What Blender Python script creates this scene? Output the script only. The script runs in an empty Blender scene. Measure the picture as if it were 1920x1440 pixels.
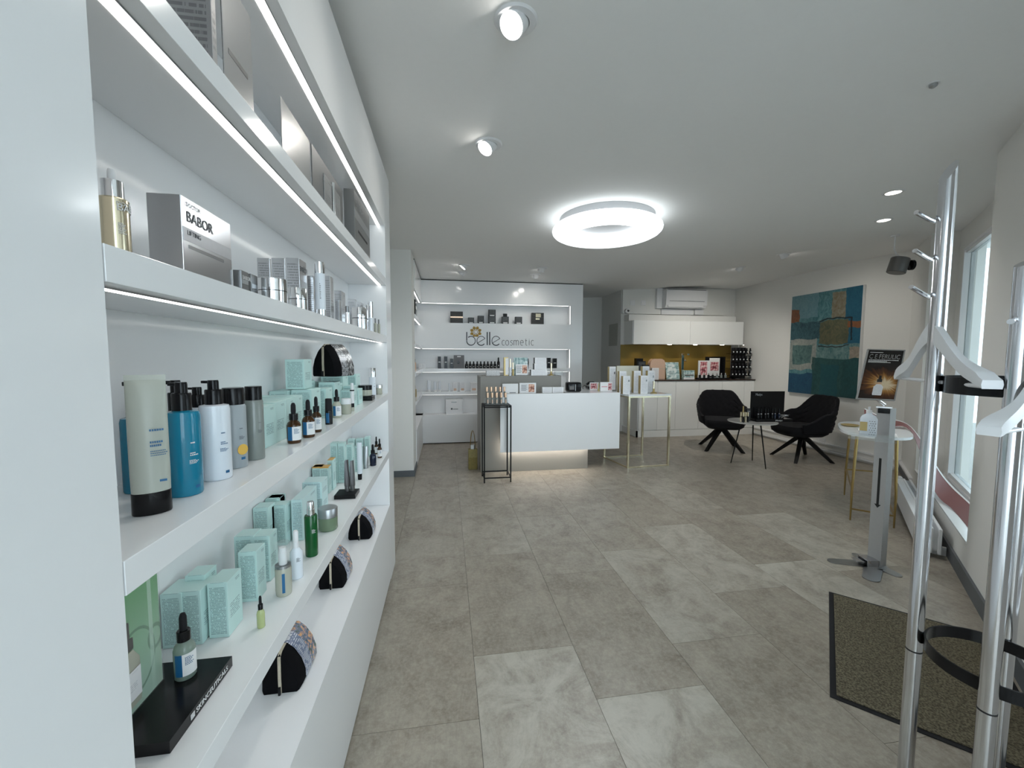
import bpy, bmesh, math, random
from mathutils import Vector, Matrix
from math import sin, cos, pi, radians, tan, sqrt, floor, atan2
random.seed(7)
S = bpy.context.scene
COL = S.collection
# ---------------------------------------------------------------- camera, sky, exposure
F, YAW, PITCH, ROLL, CH = 772.0, radians(9.02), radians(3.93), radians(-0.141), 1.42
_fwd = Vector((sin(YAW)*cos(PITCH), cos(YAW)*cos(PITCH), -sin(PITCH)))
_rt = Vector((cos(YAW), -sin(YAW), 0)); _dn = _fwd.cross(_rt)
RT = _rt*cos(ROLL) + _dn*sin(ROLL); DN = -_rt*sin(ROLL) + _dn*cos(ROLL); FW = _fwd
O = Vector((0, 0, CH))
cam = bpy.data.objects.new('camera', bpy.data.cameras.new('camera')); COL.objects.link(cam)
cam.data.sensor_width = 36; cam.data.lens = F/1920*36; cam.data.clip_start = 0.02
cam.matrix_world = Matrix(((RT.x, -DN.x, -FW.x, 0), (RT.y, -DN.y, -FW.y, 0), (RT.z, -DN.z, -FW.z, CH), (0, 0, 0, 1)))
S.camera = cam
W = bpy.data.worlds.new('overcast_sky'); S.world = W; W.use_nodes = True
bg = W.node_tree.nodes['Background']; bg.inputs[0].default_value = (0.78, 0.9, 1.0, 1); bg.inputs[1].default_value = 5.4
S.view_settings.view_transform = 'Standard'; S.view_settings.look = 'None'
S.view_settings.gamma = 1; S.view_settings.use_curve_mapping = False
S.view_settings.exposure = 0.22
cy = S.cycles
cy.use_denoising = True; cy.use_adaptive_sampling = True; cy.adaptive_threshold = 0.02
cy.max_bounces = 7; cy.diffuse_bounces = 4; cy.glossy_bounces = 4; cy.transmission_bounces = 6; cy.transparent_max_bounces = 12
cy.caustics_reflective = False; cy.caustics_refractive = False; cy.sample_clamp_indirect = 6

def area(name, loc, rot, sx, sy, power, color, portal=False):
    l = bpy.data.lights.new(name, 'AREA'); l.shape = 'RECTANGLE'; l.size = sx; l.size_y = sy; l.energy = power; l.color = color
    if portal: l.cycles.is_portal = True
    o = bpy.data.objects.new(name, l); COL.objects.link(o); o.location = loc; o.rotation_euler = rot; return o
# daylight enters through the shop front behind the camera and through the side windows (sky portals)
_a = radians(47); _t = Vector((sin(_a), cos(_a), 0)); _n = Vector((cos(_a), -sin(_a), 0))
area('shopfront_portal', (0.45, -1.46, 1.3), (radians(90), 0, pi), 1.9, 2.3, 1, (1, 1, 1), True)
for _s0, _s1, _o, _z0, _z1 in ((1.7, 2.9, 0.3, 0.6, 2.3), (3.82, 5.6, 0.3, 0.28, 2.41)):
    _r = (-_n).to_track_quat('-Z', 'Y').to_euler(); _c = _t*((_s0+_s1)/2)+_n*(0.7071+_o)+Vector((0, 0, (_z0+_z1)/2))
    area('daylight_portal', _c, _r, _s1-_s0, _z1-_z0, 1, (1, 1, 1), True)

# ---------------------------------------------------------------- pixel rays met with real planes
def ray(x, y): return RT*((x-960)/F) + DN*((y-720)/F) + FW
def onZ(x, y, z=0): r = ray(x, y); return O + r*((z-O.z)/r.z)
def onY(x, y, Y): r = ray(x, y); return O + r*(Y/r.y)
def onX(x, y, X): r = ray(x, y); return O + r*(X/r.x)
WA = radians(47); WT = Vector((sin(WA), cos(WA), 0)); WN = Vector((cos(WA), -sin(WA), 0)); WD = 0.7071  # window wall
def onW(x, y, o=0): r = ray(x, y); return O + r*((WD+o)/(WN@r if False else WN.dot(r)))
def wp(s, o, z): return WT*s + WN*(WD+o) + Vector((0, 0, z))
def proj(P):
    d = Vector(P)-O; c = d.dot(FW); return 960+F*d.dot(RT)/c, 720+F*d.dot(DN)/c
def depth(P): return (Vector(P)-O).dot(FW)
def height_to(P, ty):
    lo, hi = -0.5, 3.0
    for _ in range(40):
        m = (lo+hi)/2
        if proj(P+Vector((0, 0, m)))[1] > ty: lo = m
        else: hi = m
    return lo
def fit(bx, by, z, ty, wpx):
    P = onZ(bx, by, z); h = height_to(P, ty)
    c = 1/sqrt(1+((bx-960)/F)**2); r = wpx*depth(P)/F*c/2
    d = Vector((P.x, P.y, 0)).normalized()
    return P+d*r, h, r

# ---------------------------------------------------------------- mesh helpers
class B:
    def __init__(s): s.bm = bmesh.new()
    def box(s, x0, x1, y0, y1, z0, z1, bev=0):
        b = bmesh.new(); r = bmesh.ops.create_cube(b, size=1)
        for v in b.verts: v.co = Vector(((x0+x1)/2+v.co.x*(x1-x0), (y0+y1)/2+v.co.y*(y1-y0), (z0+z1)/2+v.co.z*(z1-z0)))
        if bev: bmesh.ops.bevel(b, geom=b.edges[:]+b.verts[:], offset=bev, segments=2, profile=0.5, affect='EDGES')
        s.add(b); return s
    def add(s, b, M=None):
        if M is not None: b.transform(M)
        me = bpy.data.meshes.new('tmp'); b.to_mesh(me); b.free(); s.bm.from_mesh(me); bpy.data.meshes.remove(me); return s
    def lathe(s, prof, n=24, cx=0, cy=0, sx=1, sy=1, cap=True):
        rows = []
        for r, z in prof:
            rows.append([s.bm.verts.new((cx+r*sx*cos(2*pi*i/n), cy+r*sy*sin(2*pi*i/n), z)) for i in range(n)])
        for a, b in zip(rows, rows[1:]):
            for i in range(n):
                j = (i+1) % n; s.bm.faces.new((a[i], a[j], b[j], b[i]))
        if cap:
            if prof[0][0] > 1e-5: s.bm.faces.new(rows[0][::-1])
            if prof[-1][0] > 1e-5: s.bm.faces.new(rows[-1])
        return s
    def loft(s, rings, cap=True, closed=True):
        rows = [[s.bm.verts.new(p) for p in r] for r in rings]; n = len(rows[0])
        for a, b in zip(rows, rows[1:]):
            for i in range(n if closed else n-1):
                j = (i+1) % n; s.bm.faces.new((a[i], a[j], b[j], b[i]))
        if cap and closed: s.bm.faces.new(rows[0][::-1]); s.bm.faces.new(rows[-1])
        return s
    def tube(s, pts, r, n=10, r2=None, cap=True):
        pts = [Vector(p) for p in pts]; rings = []
        t0 = (pts[1]-pts[0]).normalized(); up = Vector((0, 0, 1)) if abs(t0.z) < 0.9 else Vector((1, 0, 0))
        u = t0.cross(up).normalized()
        for i, p in enumerate(pts):
            t = ((pts[min(i+1, len(pts)-1)]-pts[i-1 if i else 0])).normalized()
            u = (u - t*u.dot(t)).normalized(); v = t.cross(u)
            rr = r if r2 is None else r+(r2-r)*i/(len(pts)-1)
            rings.append([p+u*rr*cos(2*pi*k/n)+v*rr*sin(2*pi*k/n) for k in range(n)])
        return s.loft(rings, cap)
    def ribbon(s, pts, w, dirw, th):   # flat band following pts, width along dirw, thickness th across
        rings = []
        pts = [Vector(p) for p in pts]
        for i, p in enumerate(pts):
            t = (pts[min(i+1, len(pts)-1)]-pts[i-1 if i else 0]).normalized()
            dw = dirw(i) if callable(dirw) else Vector(dirw); nn = t.cross(dw).normalized()
            rings.append([p-dw*w/2-nn*th/2, p+dw*w/2-nn*th/2, p+dw*w/2+nn*th/2, p-dw*w/2+nn*th/2])
        return s.loft(rings)
    def prism(s, poly, z0, z1):
        a = [s.bm.verts.new((x, y, z0)) for x, y in poly]; b = [s.bm.verts.new((x, y, z1)) for x, y in poly]; n = len(poly)
        for i in range(n): j = (i+1) % n; s.bm.faces.new((a[i], a[j], b[j], b[i]))
        s.bm.faces.new(a[::-1]); s.bm.faces.new(b); return s
    def xf(s, M): s.bm.transform(M); return s
    def build(s, name, mat, parent=None, loc=None, rot=None, smooth=False, kind=None):
        bmesh.ops.recalc_face_normals(s.bm, faces=s.bm.faces[:])
        me = bpy.data.meshes.new(name); s.bm.to_mesh(me); s.bm.free()
        if mat is not None: me.materials.append(mat)
        if smooth:
            me.shade_smooth()
            try: me.set_sharp_from_angle(angle=radians(35))
            except Exception: pass
        o = bpy.data.objects.new(name, me); COL.objects.link(o)
        if parent is not None: o.parent = parent
        if loc is not None: o.location = loc
        if rot is not None: o.rotation_euler = rot if hasattr(rot, '__len__') else (0, 0, rot)
        if kind: o['kind'] = kind
        return o
def Rz(a): return Matrix.Rotation(a, 4, 'Z')
def Rx(a): return Matrix.Rotation(a, 4, 'X')
def Ry(a): return Matrix.Rotation(a, 4, 'Y')
def T(*v): return Matrix.Translation(Vector(v))
def thing(name, label, cat, loc=(0, 0, 0), rotz=0, group=None):
    o = bpy.data.objects.new(name, None); COL.objects.link(o); o.empty_display_size = 0.05
    o.location = loc; o.rotation_euler = (0, 0, rotz); tag(o, label, cat, group); return o
def tag(o, label, cat, group=None):
    o['label'] = label; o['category'] = cat
    if group: o['group'] = group
    return o
def copy_tree(o, parent=None):
    c = o.copy(); COL.objects.link(c); c.parent = parent
    for ch in list(o.children): copy_tree(ch, c)
    return c
def text(name, body, mat, parent, loc, rot, size, width=None, ext=0.0003, align='LEFT'):
    cu = bpy.data.curves.new(name, 'FONT'); cu.body = body; cu.size = size; cu.extrude = ext; cu.align_x = align; cu.resolution_u = 3
    to = bpy.data.objects.new(name, cu); COL.objects.link(to)
    dg = bpy.context.evaluated_depsgraph_get(); me = bpy.data.meshes.new_from_object(to.evaluated_get(dg))
    COL.objects.unlink(to); bpy.data.objects.remove(to)
    if width and len(me.vertices):
        xs = [v.co.x for v in me.vertices]; k = width/(max(xs)-min(xs)); x0 = min(xs)
        for v in me.vertices: v.co.x = (v.co.x-x0)*k
    me.materials.clear(); me.materials.append(mat)
    o = bpy.data.objects.new(name, me); COL.objects.link(o); o.location = loc; o.rotation_euler = rot
    if parent is not None: o.parent = parent
    return o

# ---------------------------------------------------------------- materials
class NT:
    def __init__(s, m): s.t = m.node_tree
    def n(s, typ, **kw):
        nd = s.t.nodes.new(typ)
        for k, v in kw.items():
            if k.startswith('i'):
                key = k[1:]; nd.inputs[int(key) if key.isdigit() else key].default_value = v
            else: setattr(nd, k, v)
        return nd
    def l(s, a, b): s.t.links.new(a, b)
    def math(s, op, a, b=None, c=None, clamp=False):
        nd = s.t.nodes.new('ShaderNodeMath'); nd.operation = op; nd.use_clamp = clamp
        for i, v in enumerate((a, b, c)):
            if v is None: continue
            if hasattr(v, 'links'): s.l(v, nd.inputs[i])
            else: nd.inputs[i].default_value = v
        return nd.outputs[0]
    def mix(s, f, a, b):
        nd = s.t.nodes.new('ShaderNodeMix'); nd.data_type = 'RGBA'
        for i, v in ((0, f), (6, a), (7, b)):
            if hasattr(v, 'links'): s.l(v, nd.inputs[i])
            else: nd.inputs[i].default_value = v if i == 0 else (v[0], v[1], v[2], 1)
        return nd.outputs[2]
    def ramp(s, f, stops):
        nd = s.t.nodes.new('ShaderNodeValToRGB'); s.l(f, nd.inputs[0]); e = nd.color_ramp.elements
        while len(e) < len(stops): e.new(0.5)
        for q, (p, c) in zip(e, stops): q.position = p; q.color = (c[0], c[1], c[2], 1) if hasattr(c, '__len__') else (c, c, c, 1)
        return nd.outputs[0]
def mat(name, col, rough=0.5, metal=0, spec=0.5, trans=0, ior=1.45, emit=None, es=0, alpha=1, coat=0):
    m = bpy.data.materials.new(name); m.use_nodes = True; p = m.node_tree.nodes['Principled BSDF']
    p.inputs['Base Color'].default_value = (*col, 1); p.inputs['Roughness'].default_value = rough; p.inputs['Metallic'].default_value = metal
    p.inputs['Specular IOR Level'].default_value = spec; p.inputs['Transmission Weight'].default_value = trans; p.inputs['IOR'].default_value = ior
    p.inputs['Alpha'].default_value = alpha; p.inputs['Coat Weight'].default_value = coat
    if emit: p.inputs['Emission Color'].default_value = (*emit, 1); p.inputs['Emission Strength'].default_value = es
    return m
def P(m): return m.node_tree.nodes['Principled BSDF']
def noisy(m, scale, amt, bump=0, detail=4, coord='Object'):
    """slight tone variation and fine relief"""
    t = NT(m); tc = t.n('ShaderNodeTexCoord'); nz = t.n('ShaderNodeTexNoise'); nz.inputs['Scale'].default_value = scale; nz.inputs['Detail'].default_value = detail
    t.l(tc.outputs[coord], nz.inputs['Vector'])
    c = P(m).inputs['Base Color'].default_value[:3]
    o = t.mix(nz.outputs['Fac'], tuple(x*(1-amt) for x in c), tuple(min(1, x*(1+amt)) for x in c)); t.l(o, P(m).inputs['Base Color'])
    if bump:
        b = t.n('ShaderNodeBump'); b.inputs['Strength'].default_value = bump; b.inputs['Distance'].default_value = 0.002
        t.l(nz.outputs['Fac'], b.inputs['Height']); t.l(b.outputs[0], P(m).inputs['Normal'])
    return m
def g(r, gg, b):  # sRGB 0-255 -> linear
    return tuple(((c/255)/12.92 if c/255 <= 0.04045 else ((c/255+0.055)/1.055)**2.4) for c in (r, gg, b))

MW = {}
MW['paint'] = noisy(mat('white_wall_paint', (0.76, 0.75, 0.72), 0.75), 60, 0.015, 0.05)
MW['ceil'] = noisy(mat('ceiling_paint', (0.88, 0.88, 0.87), 0.8), 40, 0.012, 0.04)
MW['lam'] = noisy(mat('gloss_white_laminate', (0.83, 0.84, 0.85), 0.13, spec=0.5), 3, 0.006)
MW['lam_m'] = noisy(mat('satin_white_laminate', (0.82, 0.83, 0.84), 0.35), 3, 0.006)
MW['kit'] = noisy(mat('kitchen_white_front', (0.82, 0.82, 0.80), 0.3), 3, 0.01)
MW['greylam'] = noisy(mat('warm_grey_laminate', (0.235, 0.225, 0.205), 0.45), 5, 0.02)
MW['base'] = noisy(mat('grey_skirting', (0.11, 0.12, 0.13), 0.5), 8, 0.05)
MW['dark'] = mat('shadow_gap_black', (0.012, 0.012, 0.012), 0.6)
MW['black'] = noisy(mat('black_plastic', (0.006, 0.006, 0.007), 0.2, spec=0.3), 30, 0.1)
MW['blackm'] = noisy(mat('black_powdercoat', (0.006, 0.006, 0.007), 0.5, spec=0.2), 60, 0.1, 0.05)
MW['rubber'] = noisy(mat('black_rubber', (0.012, 0.012, 0.014), 0.6, spec=0.25), 60, 0.1, 0.1)
MW['velvet'] = noisy(mat('black_velvet', (0.006, 0.006, 0.007), 0.95), 300, 0.3, 0.2)
MW['steel'] = noisy(mat('polished_steel', (0.62, 0.62, 0.64), 0.14, 1), 4, 0.03)
MW['alu'] = noisy(mat('brushed_aluminium', (0.42, 0.43, 0.44), 0.36, 1), 90, 0.06, 0.03)
MW['chrome'] = noisy(mat('chrome', (0.85, 0.85, 0.86), 0.05, 1), 10, 0.01)
MW['silver'] = noisy(mat('silver_foil_card', (0.60, 0.60, 0.61), 0.2, 1), 6, 0.06)
MW['silverd'] = noisy(mat('dark_silver_card', (0.22, 0.22, 0.22), 0.3, 0.8), 8, 0.06)
MW['gold'] = noisy(mat('brushed_gold', (0.50, 0.38, 0.17), 0.35, 0.7), 20, 0.06)
MW['olive'] = noisy(mat('olive_gold_paper', (0.22, 0.17, 0.05), 0.5, 0.2), 40, 0.3)
MW['greycard'] = noisy(mat('grey_card', (0.14, 0.14, 0.145), 0.5), 20, 0.05)
MW['goldl'] = noisy(mat('champagne_gold', (0.86, 0.76, 0.55), 0.18, 1), 20, 0.04)
MW['brass'] = noisy(mat('aged_brass_leg', (0.36, 0.25, 0.10), 0.35, 1), 20, 0.08)
MW['rose'] = noisy(mat('rose_gold_cap', (0.80, 0.56, 0.40), 0.25, 1), 20, 0.05)
MW['goldwall'] = noisy(mat('gold_splashback', (0.26, 0.17, 0.035), 0.42, 0.3), 12, 0.06)
MW['worktop'] = noisy(mat('dark_wood_worktop', (0.035, 0.018, 0.013), 0.25), 14, 0.3)
MW['ledw'] = mat('led_strip_white', (1, 1, 1), 0.5, emit=(1.0, 0.985, 0.94), es=3.0)
MW['ledc'] = mat('led_lens_warm', (1, 1, 1), 0.5, emit=(1.0, 0.93, 0.8), es=16)
MW['leddesk'] = mat('led_strip_desk', (1, 1, 1), 0.5, emit=(1.0, 0.92, 0.82), es=26)
MW['spotlens'] = mat('spot_lens_white', (1, 1, 1), 0.5, emit=(1.0, 0.97, 0.92), es=22)
MW['lampring'] = mat('lamp_opal_diffuser', (0.9, 0.9, 0.9), 0.4, emit=(0.90, 0.97, 1.0), es=1.9)
MW['white'] = noisy(mat('white_plastic', (0.78, 0.78, 0.79), 0.3), 20, 0.02)
MW['paper'] = noisy(mat('white_paper_card', (0.80, 0.80, 0.80), 0.5), 30, 0.02)
MW['wood_w'] = noisy(mat('white_lacquered_wood', (0.80, 0.80, 0.81), 0.32), 20, 0.02, 0.02)
MW['fabric'] = noisy(mat('charcoal_velvet_fabric', (0.009, 0.0085, 0.0105), 0.85, spec=0.2), 160, 0.25, 0.2)
P(MW['velvet']).inputs['Specular IOR Level'].default_value = 0.08
P(MW['fabric']).inputs['Sheen Weight'].default_value = 0.04
MW['legb'] = noisy(mat('black_stained_leg', (0.006, 0.0055, 0.005), 0.5, spec=0.25), 30, 0.2)
MW['zip'] = noisy(mat('beige_zip_tape', (0.50, 0.44, 0.34), 0.6), 200, 0.2, 0.2)
MW['navy'] = noisy(mat('label_blue_band', g(30, 95, 140), 0.35), 20, 0.03)
MW['ink'] = mat('printed_ink_grey', (0.10, 0.11, 0.12), 0.6)
MW['inkl'] = mat('printed_ink_white', (0.75, 0.75, 0.75), 0.5)
MW['inkb'] = mat('sign_letter_black', (0.012, 0.010, 0.016), 0.35)
MW['inkd'] = mat('printed_ink_blue', (0.03, 0.12, 0.25), 0.5)
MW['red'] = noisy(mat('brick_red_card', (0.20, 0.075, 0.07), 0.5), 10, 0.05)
MW['pink'] = noisy(mat('lit_pink_card', (0.62, 0.17, 0.22), 0.5), 10, 0.05)  # lit tone of the red card as pink colour; also one printed line
MW['orange'] = noisy(mat('orange_carton_top', (0.72, 0.42, 0.12), 0.5), 10, 0.03)
MW['yellow'] = mat('yellow_sticker', (0.75, 0.45, 0.08), 0.5)
MW['green'] = noisy(mat('deep_green_lacquer', (0.005, 0.085, 0.02), 0.1), 8, 0.2)
MW['marble'] = noisy(mat('marble_top', (0.55, 0.54, 0.52), 0.2), 6, 0.25)
MW['spk'] = noisy(mat('gunmetal_grey', (0.13, 0.125, 0.12), 0.4, 0.3), 30, 0.05)
MW['beige'] = noisy(mat('rose_beige_leather', (0.62, 0.42, 0.31), 0.5), 40, 0.06, 0.1)
MW['petalg'] = noisy(mat('sign_gold_film', g(165, 130, 45), 0.45), 10, 0.05)
MW['greyplate'] = noisy(mat('lamp_base_grey', (0.45, 0.45, 0.46), 0.4), 20, 0.02)
MW['satin'] = noisy(mat('satin_aluminium', (0.46, 0.46, 0.46), 0.45, 0.35), 60, 0.04)
def glassy(name, col, rough=0.05, dens=0.5):
    m = bpy.data.materials.new(name); m.use_nodes = True; t = NT(m); t.t.nodes.clear()
    out = t.n('ShaderNodeOutputMaterial'); pr = t.n('ShaderNodeBsdfPrincipled'); tr = t.n('ShaderNodeBsdfTransparent'); mx = t.n('ShaderNodeMixShader')
    pr.inputs['Base Color'].default_value = (*col, 1); pr.inputs['Roughness'].default_value = rough
    tr.inputs[0].default_value = (*[min(1, c*0.5+0.5) for c in col], 1); mx.inputs[0].default_value = dens
    t.l(tr.outputs[0], mx.inputs[1]); t.l(pr.outputs[0], mx.inputs[2]); t.l(mx.outputs[0], out.inputs[0]); return m
MW['pane'] = glassy('window_glass', (0.9, 0.95, 0.95), 0.02, 0.06)
MW['frost'] = glassy('frosted_window_film', (0.85, 0.92, 0.92), 0.5, 0.1)
MW['frost'].node_tree.nodes['Transparent BSDF'].inputs[0].default_value = (0.62, 0.66, 0.66, 1)
MW['acryl'] = glassy('clear_acrylic', (0.75, 0.78, 0.78), 0.03, 0.08)
MW['acryl'].node_tree.nodes['Transparent BSDF'].inputs[0].default_value = (0.97, 0.98, 0.98, 1)
MW['frosttube'] = noisy(mat('frosted_gel_tube', g(180, 184, 174), 0.3), 5, 0.03)
MW['blueliq'] = noisy(mat('turquoise_liquid_bottle', g(28, 125, 155), 0.08), 3, 0.12)
MW['clearliq'] = noisy(mat('grey_clear_bottle', g(132, 138, 134), 0.1), 4, 0.08)
MW['greyb'] = noisy(mat('pale_grey_bottle', g(160, 168, 172), 0.3), 4, 0.04)
MW['whiteb'] = noisy(mat('white_bottle_gloss', g(222, 228, 235), 0.15), 4, 0.02)
MW['amber'] = noisy(mat('amber_glass', (0.055, 0.022, 0.006), 0.05), 25, 0.6)
MW['clearg'] = noisy(mat('clear_serum_glass', g(125, 140, 130), 0.06), 8, 0.2)
MW['limeg'] = noisy(mat('lime_serum_glass', g(175, 185, 130), 0.06), 8, 0.2)
MW['greenj'] = noisy(mat('green_frosted_glass', g(112, 130, 105), 0.2), 6, 0.12)
MW['creamj'] = noisy(mat('cream_frosted_glass', g(175, 175, 160), 0.2), 6, 0.08)
MW['navyb'] = noisy(mat('navy_glass', (0.008, 0.014, 0.035), 0.08), 8, 0.3)
MW['greytube'] = noisy(mat('metallic_grey_tube', (0.17, 0.17, 0.175), 0.3, 0.6), 8, 0.05)

def carton(name, base, ink, rows=34, dens=0.5, rough=0.4, metal=0, sparse=True):
    """printed folding carton: fine text lines on its narrow side, a short text block on its front"""
    m = mat(name, base, rough, metal); t = NT(m); tc = t.n('ShaderNodeTexCoord'); sp = t.n('ShaderNodeSeparateXYZ'); t.l(tc.outputs['Generated'], sp.inputs[0])
    sn = t.n('ShaderNodeSeparateXYZ'); t.l(tc.outputs['Normal'], sn.inputs[0])
    x, y, z = sp.outputs
    fy = t.math('GREATER_THAN', t.math('ABSOLUTE', sn.outputs[1]), 0.6); fx = t.math('GREATER_THAN', t.math('ABSOLUTE', sn.outputs[0]), 0.6)
    def lines(u, rws, cut, z0, z1, u0, u1):
        row = t.math('MULTIPLY', z, rws); fr = t.math('FRACT', row); on = t.math('GREATER_THAN', fr, 0.45)
        cb = t.n('ShaderNodeCombineXYZ'); t.l(t.math('MULTIPLY', u, 22.0), cb.inputs[0]); t.l(t.math('MULTIPLY', t.math('FLOOR', row), 3.7), cb.inputs[1])
        nz = t.n('ShaderNodeTexNoise'); nz.inputs['Scale'].default_value = 1.0; nz.inputs['Detail'].default_value = 1; t.l(cb.outputs[0], nz.inputs['Vector'])
        w = t.math('GREATER_THAN', nz.outputs['Fac'], cut)
        mk = t.math('MULTIPLY', on, w)
        for a, op, b in ((z, 'GREATER_THAN', z0), (z, 'LESS_THAN', z1), (u, 'GREATER_THAN', u0), (u, 'LESS_THAN', u1)): mk = t.math('MULTIPLY', mk, t.math(op, a, b))
        return mk
    a = t.math('MULTIPLY', fy, lines(x, rows, 0.40, 0.06, 0.93, 0.1, 0.9))
    if sparse:
        b = t.math('ADD', lines(y, rows*0.7, 0.42, 0.30, 0.56, 0.15, 0.8), lines(y, rows*0.9, 0.35, 0.88, 0.93, 0.55, 0.85)); a = t.math('ADD', a, t.math('MULTIPLY', fx, b), clamp=True)
    t.l(t.mix(t.math('MULTIPLY', a, dens), base, ink), P(m).inputs['Base Color']); return m
MW['teal'] = carton('teal_printed_carton', g(196, 226, 222), g(70, 110, 115), 36, 0.6)
MW['teal2'] = carton('pale_teal_printed_carton', g(204, 230, 230), g(85, 120, 130), 30, 0.6)
MW['silverp'] = carton('silver_printed_carton', (0.55, 0.55, 0.56), (0.12, 0.12, 0.13), 22, 0.45, 0.22, 0.9)
MW['whitep'] = carton('white_printed_carton', (0.8, 0.8, 0.81), (0.35, 0.36, 0.4), 20, 0.45, 0.35)
MW['blackp'] = carton('black_printed_carton', (0.010, 0.012, 0.014), (0.35, 0.36, 0.36), 12, 0.35, 0.4)

def floor_mat():
    m = mat('stone_look_vinyl_plank', (0.2, 0.18, 0.16), 0.33); t = NT(m); tc = t.n('ShaderNodeTexCoord'); oi = t.n('ShaderNodeObjectInfo')
    mp = t.n('ShaderNodeVectorMath'); mp.operation = 'ADD'; t.l(tc.outputs['Object'], mp.inputs[0])
    rv = t.n('ShaderNodeVectorMath'); rv.operation = 'SCALE'; cb = t.n('ShaderNodeCombineXYZ')
    t.l(oi.outputs['Random'], cb.inputs[0]); t.l(t.math('FRACT', t.math('MULTIPLY', oi.outputs['Random'], 7.3)), cb.inputs[1]); t.l(cb.outputs[0], rv.inputs[0]); rv.inputs['Scale'].default_value = 37; t.l(rv.outputs[0], mp.inputs[1])
    def nz(sc, det, rg=0.55, st=(1, 1, 1), dist=0.0):
        mm = t.n('ShaderNodeMapping'); mm.inputs['Scale'].default_value = st; t.l(mp.outputs[0], mm.inputs[0])
        n_ = t.n('ShaderNodeTexNoise'); n_.inputs['Scale'].default_value = sc; n_.inputs['Detail'].default_value = det; n_.inputs['Roughness'].default_value = rg; n_.inputs['Distortion'].default_value = dist; t.l(mm.outputs[0], n_.inputs[0]); return n_.outputs['Fac']
    big = t.ramp(nz(2.3, 3, 0.5, (1, 0.6, 1), 0.6), [(0.36, 0.0), (0.66, 1.0)])
    mid = t.ramp(nz(12, 9, 0.72, (1, 0.8, 1), 0.4), [(0.38, 0.0), (0.64, 1.0)])
    fine = t.ramp(nz(48, 8, 0.8), [(0.44, 0.0), (0.62, 1.0)])
    streak = t.ramp(nz(3.2, 7, 0.7, (1.6, 0.35, 1), 2.2), [(0.46, 0.0), (0.505, 1.0), (0.55, 0.0)])
    blot = t.ramp(nz(4.2, 9, 0.72, (1, 0.9, 1), 0.8), [(0.42, 0.0), (0.60, 1.0)])
    dkb = t.ramp(nz(3.1, 8, 0.7, (1, 1, 1), 0.5), [(0.50, 0.0), (0.72, 1.0)])
    base = t.mix(big, g(122, 112, 101), g(140, 131, 119))
    c = t.mix(t.math('MULTIPLY', mid, 0.7), base, g(163, 153, 139))
    c = t.mix(t.math('MULTIPLY', blot, 0.5), c, g(166, 159, 146))
    c = t.mix(t.math('MULTIPLY', dkb, 0.55), c, g(102, 90, 78))
    c = t.mix(t.math('MULTIPLY', fine, 0.42), c, g(184, 176, 162))
    c = t.mix(t.math('MULTIPLY', streak, 0.12), c, g(84, 78, 72))
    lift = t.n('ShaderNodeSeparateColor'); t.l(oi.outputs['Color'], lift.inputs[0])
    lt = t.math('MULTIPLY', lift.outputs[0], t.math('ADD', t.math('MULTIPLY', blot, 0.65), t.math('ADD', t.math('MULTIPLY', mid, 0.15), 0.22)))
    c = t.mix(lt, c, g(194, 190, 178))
    t.l(c, P(m).inputs['Base Color'])
    t.l(t.math('ADD', t.math('MULTIPLY', mid, -0.08), 0.40), P(m).inputs['Roughness'])
    bp = t.n('ShaderNodeBump'); bp.inputs['Strength'].default_value = 0.12; bp.inputs['Distance'].default_value = 0.001; t.l(fine, bp.inputs['Height']); t.l(bp.outputs[0], P(m).inputs['Normal'])
    return m
MW['floor'] = floor_mat()
def mat_mat():
    m = mat('coir_mat', g(92, 84, 66), 0.9); t = NT(m); tc = t.n('ShaderNodeTexCoord'); n_ = t.n('ShaderNodeTexNoise'); n_.inputs['Scale'].default_value = 140; n_.inputs['Detail'].default_value = 3; t.l(tc.outputs['Object'], n_.inputs[0])
    t.l(t.ramp(n_.outputs['Fac'], [(0.35, g(60, 54, 42)), (0.65, g(120, 112, 90))]), P(m).inputs['Base Color'])
    b = t.n('ShaderNodeBump'); b.inputs['Strength'].default_value = 0.8; b.inputs['Distance'].default_value = 0.004; t.l(n_.outputs['Fac'], b.inputs['Height']); t.l(b.outputs[0], P(m).inputs['Normal']); return m
MW['mat'] = mat_mat()

# ================================================================ THE SETTING
def ss(t): t = max(0, min(1, t)); return t*t*(3-2*t)
CE = 2.615
def ceil_z(x, y): return CE + 0.10*ss((x-2.3)/3.0)*ss((y-2.8)/2.0)
b = B(); nx, ny = 34, 48; gx = lambda i: -1.0+i*7.2/nx; gy = lambda j: -1.7+j*10.4/ny
rows = [[b.bm.verts.new((gx(i), gy(j), ceil_z(gx(i), gy(j)))) for i in range(nx+1)] for j in range(ny+1)]
for j in range(ny):
    for i in range(nx): b.bm.faces.new((rows[j][i], rows[j][i+1], rows[j+1][i+1], rows[j+1][i]))
top = [b.bm.verts.new(p) for p in ((-1.0, -1.7, 2.95), (6.2, -1.7, 2.95), (6.2, 8.7, 2.95), (-1.0, 8.7, 2.95))]; b.bm.faces.new(top)
b.build('ceiling', MW['ceil'], smooth=True, kind='structure')

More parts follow.
